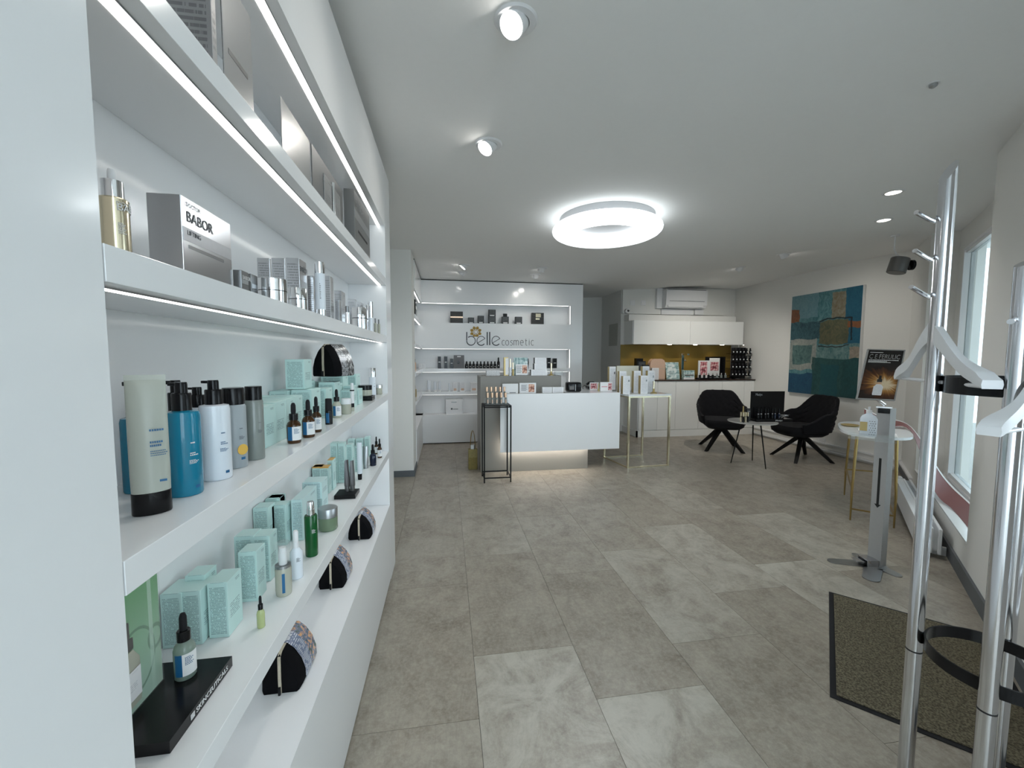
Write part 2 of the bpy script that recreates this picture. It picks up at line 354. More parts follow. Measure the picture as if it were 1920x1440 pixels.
fl = B().box(-0.95, 5.7, -1.6, 8.4, -0.06, -0.0045).build('floor', MW['dark'], kind='structure')
PW, PL = 0.4875, 0.972
offs = {0: 0.549, 1: 0.888, 2: 0.567, 3: 0.823, 4: 0.215, 5: 0.486}
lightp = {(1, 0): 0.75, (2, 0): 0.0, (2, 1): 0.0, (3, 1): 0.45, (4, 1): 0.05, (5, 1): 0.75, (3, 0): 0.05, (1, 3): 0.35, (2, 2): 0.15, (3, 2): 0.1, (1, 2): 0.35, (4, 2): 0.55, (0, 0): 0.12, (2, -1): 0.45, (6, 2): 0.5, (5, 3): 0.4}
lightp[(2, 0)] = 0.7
gap = 0.0008
pm = B().box(gap, PW-gap, gap, PL-gap, -0.0045, 0.0)
pm0 = pm.build('plank', MW['floor'], fl); first = True
for c in range(-2, 13):
    off = offs.get(c, (c*0.377) % PL); x0 = -0.3725+c*PW if c >= 0 else -0.3725+c*PW
    for r in range(-3, 9):
        y0 = off+r*PL
        if y0 > 8.3 or y0+PL < -1.5 or x0 > 5.6 or x0 + PW < -0.9: continue
        if WN.dot(Vector((x0, y0+PL, 0))) > WD+0.5: continue
        if first: o = pm0; first = False
        else: o = pm0.copy(); COL.objects.link(o)
        o.parent = fl; o.location = (x0, y0, 0)
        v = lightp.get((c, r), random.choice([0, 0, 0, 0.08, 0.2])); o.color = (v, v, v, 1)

def struct(name, b, m=None): return b.build(name, m or MW['paint'], kind='structure')
struct('wall_left', B().box(-0.92, -0.80, -1.5, 8.3, 0, 2.9))
struct('wall_right', B().box(5.535, 5.65, 3.6, 7.5, 0, 2.9))
struct('wall_back', B().box(3.20, 5.6, 7.29, 7.42, 0, 2.9))
struct('wall_corridor', B().box(-0.85, 3.32, 8.25, 8.37, 0, 2.9))
struct('wall_corridor_side', B().box(3.20, 3.32, 7.42, 8.3, 0, 2.9))
struct('wall_front', B().box(-0.9, -0.5, -1.62, -1.50, 0, 2.9).box(-0.5, 1.4, -1.62, -1.50, 2.45, 2.9).box(1.4, 1.72, -1.62, 0.02, 0, 2.9))
b = B()
for x_ in (-0.5, 0.43, 1.34): b.box(x_, x_+0.06, -1.60, -1.54, 0.02, 2.45)
b.box(-0.44, 1.34, -1.60, -1.54, 0.02, 0.12).box(-0.44, 1.34, -1.60, -1.54, 2.38, 2.45)
db = b.build('door_1', MW['white'], kind='structure')
struct('wall_pillar', B().box(-0.80, -0.392, 4.888, 5.30, 0, 2.9))
struct('baseboard_pillar', B().box(-0.80, -0.380, 4.876, 5.30, 0.0, 0.072), MW['base'])
MWX = Matrix(((WT.x, WN.x, 0, WN.x*WD), (WT.y, WN.y, 0, WN.y*WD), (0, 0, 1, 0), (0, 0, 0, 1)))
N1a, N1b, ZS = 3.742, 5.85, 0.25
b = B()
b.box(N1b, 7.0, 0, 0.275, 0, 2.9).box(N1a, N1b, 0, 0.275, 0, ZS).box(N1a, N1b, 0.2, 0.275, 2.42, 2.9).box(5.62, N1b, 0.2, 0.275, ZS, 2.42).box(N1a, 3.80, 0.2, 0.275, ZS, 2.42)
b.box(2.97, N1a, 0, 0.275, 0, 2.9).box(1.62, 2.97, 0, 0.275, 0, 0.58).box(1.62, 2.97, 0.2, 0.275, 2.3, 2.9).box(1.50, 1.62, 0, 0.275, 0, 2.9)
b.box(1.05, 1.50, 0, 0.275, 0, 2.9)
b.xf(MWX); WWO = struct('wall_window', b)
b = B().box(2.97, 6.9, -0.014, 0, 0, 0.095).box(1.5, 2.97, -0.014, 0, 0, 0.095).xf(MWX); struct('baseboard_window', b, MW['base'])
b = B().box(N1a, N1b, -0.004, 0.2, ZS, ZS+0.012).xf(MWX); struct('trim_1', b, MW['lam'])
b = B().box(1.62, 2.97, -0.004, 0.2, 0.58, 0.592).xf(MWX); struct('trim_2', b, MW['lam'])
def window(n, s0, s1, o, z0, z1, film, mull=()):
    w = B().box(s0, s0+0.055, o, o+0.06, z0, z1).box(s1-0.055, s1, o, o+0.06, z0, z1).box(s0+.055, s1-.055, o, o+0.06, z0, z0+0.06).box(s0+.055, s1-.055, o, o+0.06, z1-0.055, z1)
    for m_ in mull: w.box(m_-0.04, m_+0.04, o, o+0.06, z0+.06, z1-.055)
    w.xf(MWX); ob = w.build('window_%d' % n, MW['white'], kind='structure')
    B().box(s0+.055, s1-.055, o+0.03, o+0.036, z0+.06, z1-.055).xf(MWX).build('window_pane', film, ob)
    B().box(s0+.02, s1-.02, o-0.012, o, z0+0.006, z0+0.03).box(s1-.06, s1-.035, o-0.012, o, z0+.03, z1-.03).box(s0+.02, s1-.02, o-0.012, o, z1-0.03, z1-0.01).xf(MWX).build('window_bead', MW['white'], ob)
window(1, 3.80, 5.62, 0.2, 0.265, 2.42, MW['frost'])
window(2, 1.62, 2.97, 0.2, 0.595, 2.3, MW['pane'])
B().box(-0.44, 1.34, -1.575, -1.569, 0.12, 2.38).build('door_glass', MW['pane'], db)
struct('ground_outside', B().box(-4, 14, 0.35, 12, -0.3, -0.1).xf(MWX), MW['greylam'])

# ---------------------------------------------------------------- display wall on the left
XF, XB = -0.36, -0.578
ZB = [0.4834, 0.8264, 1.1884, 1.5394, 1.8854]  # standing surfaces bottom to top
unit = thing('display_shelving', 'tall gloss white built-in display wall with four lit shelves along the left side', 'shelving', (-0.47, 1.2, 0))
def part(b, name, m, par, **k):
    b.xf(T(*[-c for c in par.location])); return b.build(name, m, par, **k)
part(B().box(-0.62, XF, -1.49, 0.508, 0, 2.54), 'near_panel', MW['lam'], unit)
part(B().box(-0.62, XF, 2.62, 2.835, 0, 2.54), 'end_panel', MW['lam'], unit)
part(B().box(-0.62, XF, 0.51, 2.618, 2.198, 2.54), 'header_panel', MW['lam'], unit)
part(B().box(-0.62, XF, 0.51, 2.618, 0.012, ZB[0]-0.0004), 'plinth', MW['lam'], unit)
part(B().box(-0.60, -0.39, 0.51, 2.618, 0.0, 0.012), 'plinth_foot', MW['dark'], unit)
part(B().box(-0.62, XB, 0.51, 2.618, ZB[0], 2.198), 'back_panel', MW['lam'], unit)
for z in ZB[1:]:
    part(B().box(XB, XF, 0.511, 2.617, z-0.041, z-0.0004, 0.0008), 'shelf', MW['lam'], unit)
for z in [q-0.041 for q in ZB[1:]]+[2.198]:
    part(B().box(-0.408, -0.388, 0.515, 2.615, z-0.0015, z+0.0), 'led_strip', MW['ledw'], unit)
    part(B().box(-0.388, -0.3865, 0.515, 2.615, z-0.002, z+0.0), 'led_profile', MW['alu'], unit)

# ---------------------------------------------------------------- logo wall unit at the back
YB = 6.665
def zY(py, Y=YB, px=950): return onY(px, py, Y).z
bel = thing('logo_shelving', 'gloss white recessed shelf wall with dark shop sign behind the reception desk', 'shelving', (0.9, 6.7, 0))
xr, xn = 2.251, 2.04
zt, zl1, zl0, zb1, zb0, zc1, zc0, zd = 2.245, 0, 0, 0, 0, 0, 0, 0
zl1, zl0 = zY(607), zY(654.6); zb1, zb0 = zY(690.8), zY(697.5); zc1, zc0 = zY(733.5), zY(739); zd = zY(777.5, YB, 840)
YK = YB+0.2
part(B().box(-0.62, xr, YB, YB+0.9, zt, 2.598), 'header_panel', MW['lam'], bel)
part(B().box(-0.62, xr, YB+0.02, YB+0.9, 2.598, 2.66), 'shadow_gap', MW['dark'], bel)
part(B().box(xn, xr, YB, YB+0.9, 0, zt), 'side_panel', MW['lam'], bel)
part(B().box(-0.62, xn, YK, YK+0.03, zd, zt), 'back_panel', MW['lam_m'], bel)
part(B().box(-0.62, xn, YB, YK, zl0, zl1), 'logo_panel', MW['lam_m'], bel)
part(B().box(-0.62, xn, YB+0.015, YK, zb0, zb1), 'shelf', MW['lam'], bel)
part(B().box(-0.62, xn, YB+0.015, YK, zc0, zc1), 'shelf', MW['lam'], bel)
part(B().box(-0.385, xn, YB, YB+0.5, 0.015, zd), 'base_cabinet', MW['lam_m'], bel)
part(B().box(-0.385, xn, YB+0.03, YB+0.5, 0.0, 0.015), 'plinth', MW['dark'], bel)
for z in (zt, zl0, zb0, zc0):
    part(B().box(-0.38, xn-0.03, YB+0.022, YB+0.034, z-0.002, z), 'led_strip', MW['ledw'], bel)
for z0, z1 in ((zl1, zt), (zb1, zl0), (zc1, zb0)):
    part(B().box(xn-0.002, xn, YB+0.02, YB+0.032, z0+.01, z1-.003), 'led_strip', MW['ledw'], bel)
# return along the left wall
ret = thing('return_shelving', 'white lit shelf return on the left wall behind the pillar', 'shelving', (-0.5, 6.0, 0))
xl = -0.385
part(B().box(-0.79, xl, 5.301, YB-0.001, zt, 2.598), 'header_panel', MW['lam'], ret)
part(B().box(-0.79, xl, 5.301, YB-0.001, 2.598, 2.66), 'shadow_gap', MW['dark'], ret)
part(B().box(-0.62, -0.60, 5.301, YB-0.001, zd, zt), 'back_panel', MW['lam_m'], ret)
part(B().box(-0.60, xl, 5.301, YB-0.001, 0.0, zd), 'base_cabinet', MW['lam_m'], ret)
for z1, z0 in ((zl1, zl1-0.04), (zl0+0.04, zl0), (zb1, zb0), (zc1, zc0)):
    part(B().box(-0.60, xl, 5.301, YB-0.001, z0, z1), 'shelf', MW['lam'], ret)
for z in (zt, zl1-0.04, zl0, zb0, zc0):
    part(B().box(xl-0.035, xl-0.022, 5.31, YB-0.01, z-0.002, z), 'led_strip', MW['ledw'], ret)
# sign lettering: strokes on the logo panel plane
sign = thing('shop_sign', 'black lettering with a gold flower above it on the white panel', 'sign', onY(935, 632, YB-0.002))
def L(x, y): p = onY(840+x/8, 560+y/8, YB); return Vector((p.x, p.z))
def stroke(bb, pts, w):
    q = [L(*p) for p in pts]; n = len(q); A = []; C_ = []
    for i in range(n):
        t = (q[min(i+1, n-1)]-q[max(i-1, 0)]).normalized(); nn = Vector((-t.y, t.x)); ww = w[i] if hasattr(w, '__len__') else w
        A.append(q[i]+nn*ww/2); C_.append(q[i]-nn*ww/2)
    for i in range(n-1):
        for y0, y1 in ((YB-0.006, YB-0.0005),):
            vs = [bb.bm.verts.new((p.x, y, p.y)) for y in (y0, y1) for p in (A[i], A[i+1], C_[i+1], C_[i])]
            for f in ((0, 1, 2, 3), (4, 5, 6, 7), (0, 1, 5, 4), (1, 2, 6, 5), (2, 3, 7, 6), (3, 0, 4, 7)): bb.bm.faces.new([vs[k] for k in f])
def arc(cx, cy, rx, ry, a0, a1, n=30): return [(cx+rx*cos(radians(a0+(a1-a0)*i/n)), cy+ry*sin(radians(a0+(a1-a0)*i/n))) for i in range(n+1)]
px = 8.63/8/1.0/F*YB/1.0  # metres per crop pixel, about
K = (L(108, 0)-L(8, 0)).x/100
def wv(n, a, c): return [a+(c-a)*abs(sin(pi*i/n)) for i in range(n+1)]
b = B(); stroke(b, [(281, 500), (281, 630)], 15*K); stroke(b, arc(345, 632, 64, 66, 180, 90, 12), 14*K); stroke(b, arc(345, 632, 64, 66, 90, -130, 26), wv(26, 14*K, 10*K)); part(b, 'letter_b', MW['inkb'], sign)
for cx in (497, 721):
    b = B(); stroke(b, arc(cx, 632, 63, 68, 42, 335, 36), [14*K if i < 14 else 9*K for i in range(37)]); stroke(b, [(cx-60, 668), (cx+56, 600)], 8*K); part(b, 'letter_e', MW['inkb'], sign)
for cx in (588, 625):
    b = B(); stroke(b, [(cx, 500), (cx, 697)], 16*K); part(b, 'letter_l', MW['inkb'], sign)
def fw(bb, glyphs):
    pass
c0 = {'c': lambda x: [arc(x+25, 662, 22, 38, -50, -310, 22)], 'o': lambda x: [arc(x+25, 662, 24, 38, 0, 360, 28)],
      's': lambda x: [[(x+38, 632), (x+22, 625), (x+6, 640), (x+12, 656), (x+34, 668), (x+38, 686), (x+22, 700), (x+3, 694)]],
      'm': lambda x: [[(x+3, 700), (x+3, 625)], arc(x+20, 645, 17, 20, 180, 360, 10)+[(x+37, 700)], arc(x+54, 645, 17, 20, 180, 360, 10)+[(x+71, 700)]],
      'e': lambda x: [arc(x+25, 662, 23, 38, 55, 360, 24)+[(x+2, 662)]], 't': lambda x: [[(x+8, 604), (x+8, 690), (x+16, 700), (x+28, 700)], [(x, 630), (x+26, 630)]],
      'i': lambda x: [[(x+2, 625), (x+2, 700)], [(x+2, 606), (x+2, 613)]]}
for ch, x in (('c', 806), ('o', 862), ('s', 930), ('m', 985), ('e', 1072), ('t', 1140), ('i', 1190), ('c', 1215)):
    b = B()
    for st in c0[ch](x if x < 985 else 985+(x-985)*1.12): stroke(b, st, 6.2*K)
    part(b, 'letter_'+ch, MW['inkb'], sign)
fx, fy = 417, 500
for k in range(8):
    a = -pi/2+k*2*pi/8+pi/8
    if 60 < math.degrees(a) % 360 < 120: pass
    b = B(); ca, sa = cos(a), sin(a); rr0, rr1, hw = 34, 92 if sa < 0.5 else 80, 23
    pts = []
    for u, v in ((0, 0), (0.35, 1), (0.7, 0.85), (1, 0), (0.7, -0.85), (0.35, -1)):
        rr = rr0+(rr1-rr0)*u; pts.append(L(fx+ca*rr-sa*v*hw, fy+sa*rr+ca*v*hw))
    b.loft([[(p_.x, y_, p_.y) for p_ in pts] for y_ in (YB-0.005, YB-0.0005)]); part(b, 'petal', MW['petalg'], sign)
    b = B(); stroke(b, [(fx+ca*22-sa*10, fy+sa*22+ca*10), (fx+ca*36, fy+sa*36), (fx+ca*22+sa*10, fy+sa*22-ca*10)], 6*K); part(b, 'inner_petal', MW['petalg'], sign)

# ---------------------------------------------------------------- reception desk
desk = thing('reception_desk', 'reception desk with warm grey core, floating gloss white front and lit underside', 'desk', (1.2, 5.0, 0))
part(B().box(0.398, 0.64, 4.915, 5.45, 0.0, 1.166, 0.001).box(0.64, 1.462, 5.15, 5.45, 0.0, 1.166, 0.001), 'raised_bar', MW['greylam'], desk)
part(B().box(0.64, 1.752, 4.915, 5.149, 0.0, 0.925, 0.001), 'grey_core', MW['greylam'], desk)
part(B().box(0.622, 2.118, 4.80, 4.8195, 0.268, 0.968, 0.0015), 'white_front', MW['lam_m'], desk)
part(B().box(0.642, 1.462, 4.82, 5.149, 0.926, 0.958), 'counter_ledge', MW['greylam'], desk)
part(B().box(1.463, 2.118, 4.82, 5.75, 0.926, 0.966, 0.0015), 'white_counter', MW['lam'], desk)
part(B().box(2.09, 2.118, 4.82, 5.75, 0.268, 0.9255), 'side_panel', MW['lam_m'], desk)
part(B().box(0.64, 1.745, 4.835, 4.855, 0.276, 0.282), 'led_strip', MW['leddesk'], desk)

# ---------------------------------------------------------------- kitchen
Yk = 6.69
kx = lambda p: onY(p, 760, Yk).x
kc = thing('kitchen_base_cabinets', 'row of handleless white base cabinets against the back wall', 'cabinet', (4.4, 6.95, 0))
part(B().box(3.286, 5.534, Yk+0.022, 7.289, 0.0, 0.985), 'carcass', MW['kit'], kc)
part(B().box(3.262, 5.534, Yk-0.012, Yk+0.021, 0.0, 0.115), 'plinth', MW['kit'], kc)
part(B().box(3.262, 3.285, Yk-0.012, 7.289, 0.0, 0.115), 'plinth_end', MW['kit'], kc)
es = [3.30, kx(1266.5), kx(1310), kx(1353), 5.53]
es = [3.30, (3.30+es[1])/2, es[1], es[2], es[3], (es[3]+5.53)/2+0.12, 5.53]
for a_, c_ in zip(es, es[1:]): part(B().box(a_+0.002, c_-0.002, Yk, Yk+0.021, 0.125, 0.978, 0.001), 'door', MW['kit'], kc)
wt = B().box(3.27, 5.534, Yk-0.015, 7.288, 0.9855, 1.003).build('kitchen_worktop', MW['worktop']); tag(wt, 'thin dark worktop on the white kitchen base cabinets', 'worktop')
uc = thing('kitchen_wall_cabinets', 'long white wall cabinet with two flap doors above the gold splashback', 'cabinet', (4.35, 7.05, 1.63))
part(B().box(3.262, 5.44, 6.922, 7.288, 1.632, 2.05), 'carcass', MW['kit'], uc)
xm = onY(1294.6, 620, 6.9).x
for a_, c_ in ((3.27, xm), (xm, 5.43)): part(B().box(a_+.002, c_-.002, 6.90, 6.9215, 1.63, 2.052, 0.001), 'flap_door', MW['kit'], uc)
for p_ in (1205, 1254.6, 1308, 1355):
    q = onZ(p_, 648.5, 1.631)
    part(B().lathe([(0.032, 1.626), (0.034, 1.6315)], 20, q.x, 7.02), 'puck_light', MW['ledc'], uc)
for q_ in (3.95, 4.5, 5.02, 3.5):
    l = bpy.data.lights.new('cabinet_light', 'SPOT'); l.energy = 1.6; l.color = (1, 0.85, 0.62); l.spot_size = radians(120); l.spot_blend = 0.8; l.shadow_soft_size = 0.03
    lo = bpy.data.objects.new('cabinet_light', l); COL.objects.link(lo); lo.location = (q_, 7.12, 1.615)
sb = B().box(3.201, onY(1369.6, 680, 7.28).x, 7.28, 7.289, 1.004, 1.631).build('gold_splashback', MW['goldwall']); tag(sb, 'gold coloured glass splashback between worktop and wall cabinet', 'splashback')
pe = B().box(3.26, 5.40, 7.08, 7.289, 2.056, 2.17).build('pipe_casing', MW['paint']); tag(pe, 'low white boxed casing running along the top of the wall cabinet', 'casing')
bo = B().box(3.21, 5.27, 7.245, 7.289, 2.20, 2.69).build('wall_boxing', MW['paint']); tag(bo, 'shallow white boxed panel of the wall behind the air conditioner', 'boxing')
ac = thing('air_conditioner', 'white split air conditioner mounted high on the back wall', 'air conditioner', (4.5, 7.15, 2.34))
a0, a1 = onY(1250, 560, 7.03).x, onY(1327, 560, 7.03).x; az1, az0 = zY(544, 7.03, 1290), zY(577, 7.03, 1290)
b = B(); prof = [(7.03, az1), (7.245, az1), (7.245, az0), (7.08, az0), (7.045, az0+0.05)]
b.loft([[(x_, y_, z_) for y_, z_ in prof] for x_ in (a0, a1)]); part(b, 'housing', MW['white'], ac)
part(B().box(a0+.06, a1-.06, 7.027, 7.031, az0+0.115, az0+0.121), 'panel_seam', MW['ink'], ac)
part(B().box(a0+.04, a1-.08, 7.04, 7.075, az0+0.012, az0+0.05), 'air_flap', MW['white'], ac)
part(B().box(a0+.04, a1-.02, 7.05, 7.20, az1, az1+0.012), 'top_grille', MW['ink'], ac)
cd = thing('cable_duct', 'white cable duct beside and below the air conditioner', 'duct', (4.1, 7.2, 2.3))
d0, d1 = onY(1231, 560, 7.2).x, onY(1241, 560, 7.2).x
part(B().box(d0, d1, 7.18, 7.244, zY(578, 7.18, 1236), 2.69), 'vertical_duct', MW['white'], cd)
part(B().box(onY(1240, 585, 7.22).x, onY(1299, 585, 7.22).x, 7.215, 7.244, zY(590, 7.22, 1270), zY(580, 7.22, 1270)), 'horizontal_duct', MW['white'], cd)
part(B().box(onY(1302, 585, 7.22).x, onY(1318, 585, 7.22).x, 7.20, 7.244, zY(590, 7.2, 1310), zY(580, 7.2, 1310)), 'junction_box', MW['white'], cd)
for i, p_ in enumerate((1186, 1206)):
    q = onY(p_, 568, 7.243); s_ = thing('wall_socket', ('left' if i == 0 else 'right')+' square white switch plate high on the wall left of the air conditioner', 'switch', (q.x, 7.243, q.z))
    B().box(-0.045, 0.045, -0.008, 0.002, -0.045, 0.045, 0.002).build('plate', MW['white'], s_); B().box(-0.03, 0.03, -0.011, -0.008, -0.03, 0.03, 0.001).build('insert', MW['paper'], s_)
q = onY(1176, 583, 7.2); s_ = thing('security_camera', 'small round white security camera above the corner of the wall cabinet', 'camera', (q.x, 7.2, q.z))
b = B().lathe([(0.04, -0.045), (0.045, -0.01), (0.04, 0.02), (0.02, 0.035), (0.0, 0.037)], 20).xf(Rx(radians(90))); b.build('body', MW['white'], s_, smooth=True)
B().lathe([(0.018, 0), (0.018, 0.006), (0, 0.007)], 16).xf(T(0.005, -0.036, 0)@Rx(radians(90))).build('lens', MW['black'], s_)
q0, q1 = onX(1143, 609, 3.2), onX(1158, 646, 3.2)
fb = B().box(3.19, 3.2, min(q0.y, q1.y), max(q0.y, q1.y), q1.z-0.02, q0.z, 0.001).build('fuse_box_door', MW['greylam']); tag(fb, 'grey metal fuse box door on the side wall left of the kitchen', 'fuse box')
fb.data.materials[0] = mat('grey_painted_metal', (0.42, 0.42, 0.38), 0.5)

# ---------------------------------------------------------------- heating pipe casing, radiator
pc = thing('pipe_trunking', 'low white heating pipe casing along the wall below the painting', 'trunking', (5.5, 5.5, 0.05))
part(B().box(5.495, 5.534, 4.2, 6.67, 0.125, 0.145), 'upper_pipe_cover', MW['white'], pc)
part(B().box(5.50, 5.534, 4.2, 6.67, 0.03, 0.055), 'lower_pipe_cover', MW['white'], pc)
part(B().box(5.515, 5.534, 4.2, 6.67, 0.058, 0.122), 'backing', MW['paint'], pc)
part(B().box(5.95, 6.86, -0.03, 0, 0.125, 0.145).xf(MWX), 'window_wall_pipe', MW['white'], pc)
rd = thing('radiator', 'low white convector radiator on the floor below the window', 'radiator', wp(4.8, -0.08, 0))
def rpart(b, name, m): b.xf(MWX); return part(b, name, m, rd)
rs0, rs1 = 4.05, 5.55
zr = 0.215
for o_ in (-0.175, -0.12, -0.075): rpart(B().box(rs0, rs1, o_, o_+0.018, 0.035, zr, 0.003), 'heating_panel', MW['white'])
rpart(B().box(rs0+.01, rs1-.01, -0.157, -0.12, zr-0.012, zr-0.004), 'top_cover', MW['white'])
b = B()
for k in range(60): x_ = rs0+0.02+k*(rs1-rs0-0.04)/59; b.box(x_, x_+0.0015, -0.102, -0.075, 0.05, zr-0.01)
rpart(b, 'fins', MW['white'])['kind'] = 'stuff'
rpart(B().box(rs0+.1, rs0+.12, -0.175, -0.016, 0.0, 0.06), 'bracket', MW['white']); rpart(B().box(rs1-.12, rs1-.1, -0.175, -0.016, 0.0, 0.06), 'bracket', MW['white'])
b = B().lathe([(0.012, 0), (0.012, 0.05), (0.02, 0.05), (0.022, 0.06), (0.024, 0.11), (0.02, 0.125), (0, 0.127)], 16).xf(T(rs1, -0.13, 0.19)@Ry(radians(90))); rpart(b, 'thermostat_valve', MW['white'])
b = B().tube([(rs1+0.03, -0.13, 0.19), (rs1+0.03, -0.13, 0.12), (rs1+0.03, -0.13, 0.0)], 0.008); rpart(b, 'pipe', MW['white'])
for z_ in (0.05, 0.18): b = B().tube([(rs0+.03, -0.17, z_), (rs0+.03, -0.155, z_)], 0.01); rpart(b, 'plug', MW['chrome'])
sk = thing('wall_power_socket', 'white double power socket low on the wall behind the right armchair', 'socket', onX(1540, 826, 5.534))
B().box(-0.012, 0, -0.075, 0.075, -0.04, 0.04, 0.002).build('plate', MW['white'], sk)
for y_ in (-0.037, 0.037): B().lathe([(0.022, 0), (0.02, -0.004), (0, -0.004)], 16).xf(T(-0.011, y_, 0)@Ry(radians(90))).build('outlet', MW['paper'], sk)

# ---------------------------------------------------------------- ceiling fittings
lp = thing('ring_ceiling_lamp', 'large white ring shaped ceiling lamp in the middle of the room', 'lamp', (1.385, 3.50, CE-0.16))
b = B(); rings = []
R0, r0 = 0.365, 0.105
for i in range(48):
    a = 2*pi*i/48; rings.append([((R0+r0*cos(t_))*cos(a), (R0+r0*cos(t_))*sin(a), 0.055+0.055*sin(t_)) for t_ in [2*pi*k/20 for k in range(20)]])
b.loft(rings+[rings[0]], cap=False); bmesh.ops.remove_doubles(b.bm, verts=b.bm.verts[:], dist=1e-5); b.build('ring_diffuser', MW['lampring'], lp, smooth=True)
B().lathe([(0.40, 0.107), (0.405, 0.158), (0.0, 0.158)], 48).build('base_plate', MW['greyplate'], lp, smooth=True)
b = B()
for k in range(7): a = radians(118+k*1.6); b.add(B().box(-0.0015, 0.0015, -0.002, 0.002, -0.008, 0.008).xf(T(0.405*cos(a), 0.405*sin(a), 0.14)@Rz(a)).bm)
b.build('vent_slots', MW['ink'], lp)
for k in range(6):
    a = pi/6+k*pi/3; l = bpy.data.lights.new('ring_lamp_led', 'SPOT'); l.energy = 8; l.color = (0.94, 0.98, 1.0); l.spot_size = radians(165); l.spot_blend = 0.5; l.shadow_soft_size = 0.0
    lo = bpy.data.objects.new('ring_lamp_led', l); COL.objects.link(lo); lo.parent = lp; lo.location = (R0*cos(a), R0*sin(a), -0.012)
def spot(px_, py_, label, tilt_dir, on=True, tilt=38, power=14):
    q = onZ(px_, py_, CE); q.z = ceil_z(q.x, q.y)
    s_ = thing('recessed_spotlight', label, 'spotlight', q, 0, 'tilting spotlights in the ceiling')
    B().lathe([(0.050, -0.010), (0.072, -0.008), (0.078, -0.001), (0.078, 0.002), (0.05, 0.002)], 36, cap=False).build('trim_ring', MW['white'], s_, smooth=True)
    B().lathe([(0.0, 0.004), (0.05, 0.004)], 24, cap=False).build('recess', MW['ink'], s_)
    M_ = Rz(tilt_dir)@Ry(radians(180-tilt))
    B().lathe([(0.047, -0.035), (0.047, 0.042), (0.043, 0.044), (0.040, 0.038)], 28, cap=False).xf(M_).build('lamp_head', MW['white'], s_, smooth=True)
    B().lathe([(0.040, 0.040), (0.0, 0.040)], 24, cap=False).xf(M_).build('lens', MW['spotlens'], s_)
    l = bpy.data.lights.new('spot_beam', 'SPOT'); l.energy = power; l.color = (1, 0.96, 0.88); l.spot_size = radians(115); l.spot_blend = 0.8; l.shadow_soft_size = 0.04
    lo = bpy.data.objects.new('spot_beam', l); COL.objects.link(lo); lo.parent = s_
    lo.matrix_local = M_@T(0, 0, 0.05)@Rx(pi)
for a_ in ((967, 38, 'tilting white spotlight nearest the camera in the ceiling', radians(225)), (916, 270, 'second tilting spotlight from the camera, in front of the ring lamp', radians(215)),
           (871, 497, 'nearer of the two small spotlights left above the logo wall', pi), (868, 510, 'farther of the two small spotlights left above the logo wall', radians(150)),
           (1016, 503, 'nearer lit spotlight of the two above the middle of the logo wall', radians(100)), (1004, 515, 'farther spotlight of the two above the middle of the logo wall', radians(80)),
           (1387, 510, 'small spotlight in the ceiling above the left armchair', radians(75)), (1469, 486, 'small spotlight in the ceiling left above the painting', radians(10))):
    spot(*a_, power=(8 if 'camera' in a_[2] else 5 if 'logo' in a_[2] else 70 if 'left armchair' in a_[2] else 24))
for px_, py_, lb in ((1675, 360.5, 'flat round downlight nearer to the coat stand'), (1657, 413.5, 'flat round downlight farther from the coat stand')):
    q = onZ(px_, py_, CE); q.z = ceil_z(q.x, q.y); s_ = thing('downlight', lb, 'downlight', q)
    B().lathe([(0.046, -0.006), (0.058, -0.006), (0.066, -0.001), (0.066, 0.003), (0.046, 0.003)], 32, cap=False).build('trim_ring', MW['white'], s_, smooth=True)
    B().lathe([(0.046, -0.002), (0, -0.002)], 24, cap=False).build('lens', MW['ledc'], s_)
    l = bpy.data.lights.new('downlight_beam', 'SPOT'); l.energy = 14; l.color = (1, 0.96, 0.88); l.spot_size = radians(120); l.spot_blend = 0.8; l.shadow_soft_size = 0.04
    lo = bpy.data.objects.new('downlight_beam', l); COL.objects.link(lo); lo.parent = s_; lo.location = (0, 0, -0.012)
q = onZ(1750, 157, CE); s_ = thing('ceiling_sensor', 'tiny grey sensor dome in the ceiling right of the ring lamp', 'sensor', q)
B().lathe([(0.016, 0), (0.014, -0.012), (0.006, -0.018), (0, -0.018)], 16).build('dome', MW['alu'], s_, smooth=True); B().lathe([(0.022, 0.001), (0.022, -0.003), (0.01, -0.003)], 16).build('rim', MW['paper'], s_)
q = onX(1686, 470, 4.55)
sp_ = thing('ceiling_speaker', 'grey cylindrical speaker hanging from a bracket near the window', 'speaker', (4.55, q.y, onX(1705, 494, 4.55).z))
b = B().lathe([(0.072, -0.075), (0.078, -0.07), (0.078, 0.07), (0.074, 0.075)], 32); b.xf(Rz(radians(-20))@Ry(radians(14))); b.build('housing', MW['spk'], sp_, smooth=True)
B().lathe([(0.05, 0), (0.05, 0.025)], 24).xf(T(0.09, -0.04, 0.0)@Rz(radians(-20))@Ry(radians(90))).build('rear_cap', MW['black'], sp_)
zc_ = ceil_z(4.55, q.y)-sp_.location.z
b = B().tube([(0.02, 0, 0.06), (0.02, 0, 0.09), (-0.03, 0, 0.11), (-0.06, 0, 0.16), (-0.06, 0, zc_)], 0.007); b.build('arm', MW['white'], sp_, smooth=True)
B().lathe([(0.035, zc_-0.012), (0.035, zc_)], 20, -0.06, 0).build('ceiling_plate', MW['white'], sp_)

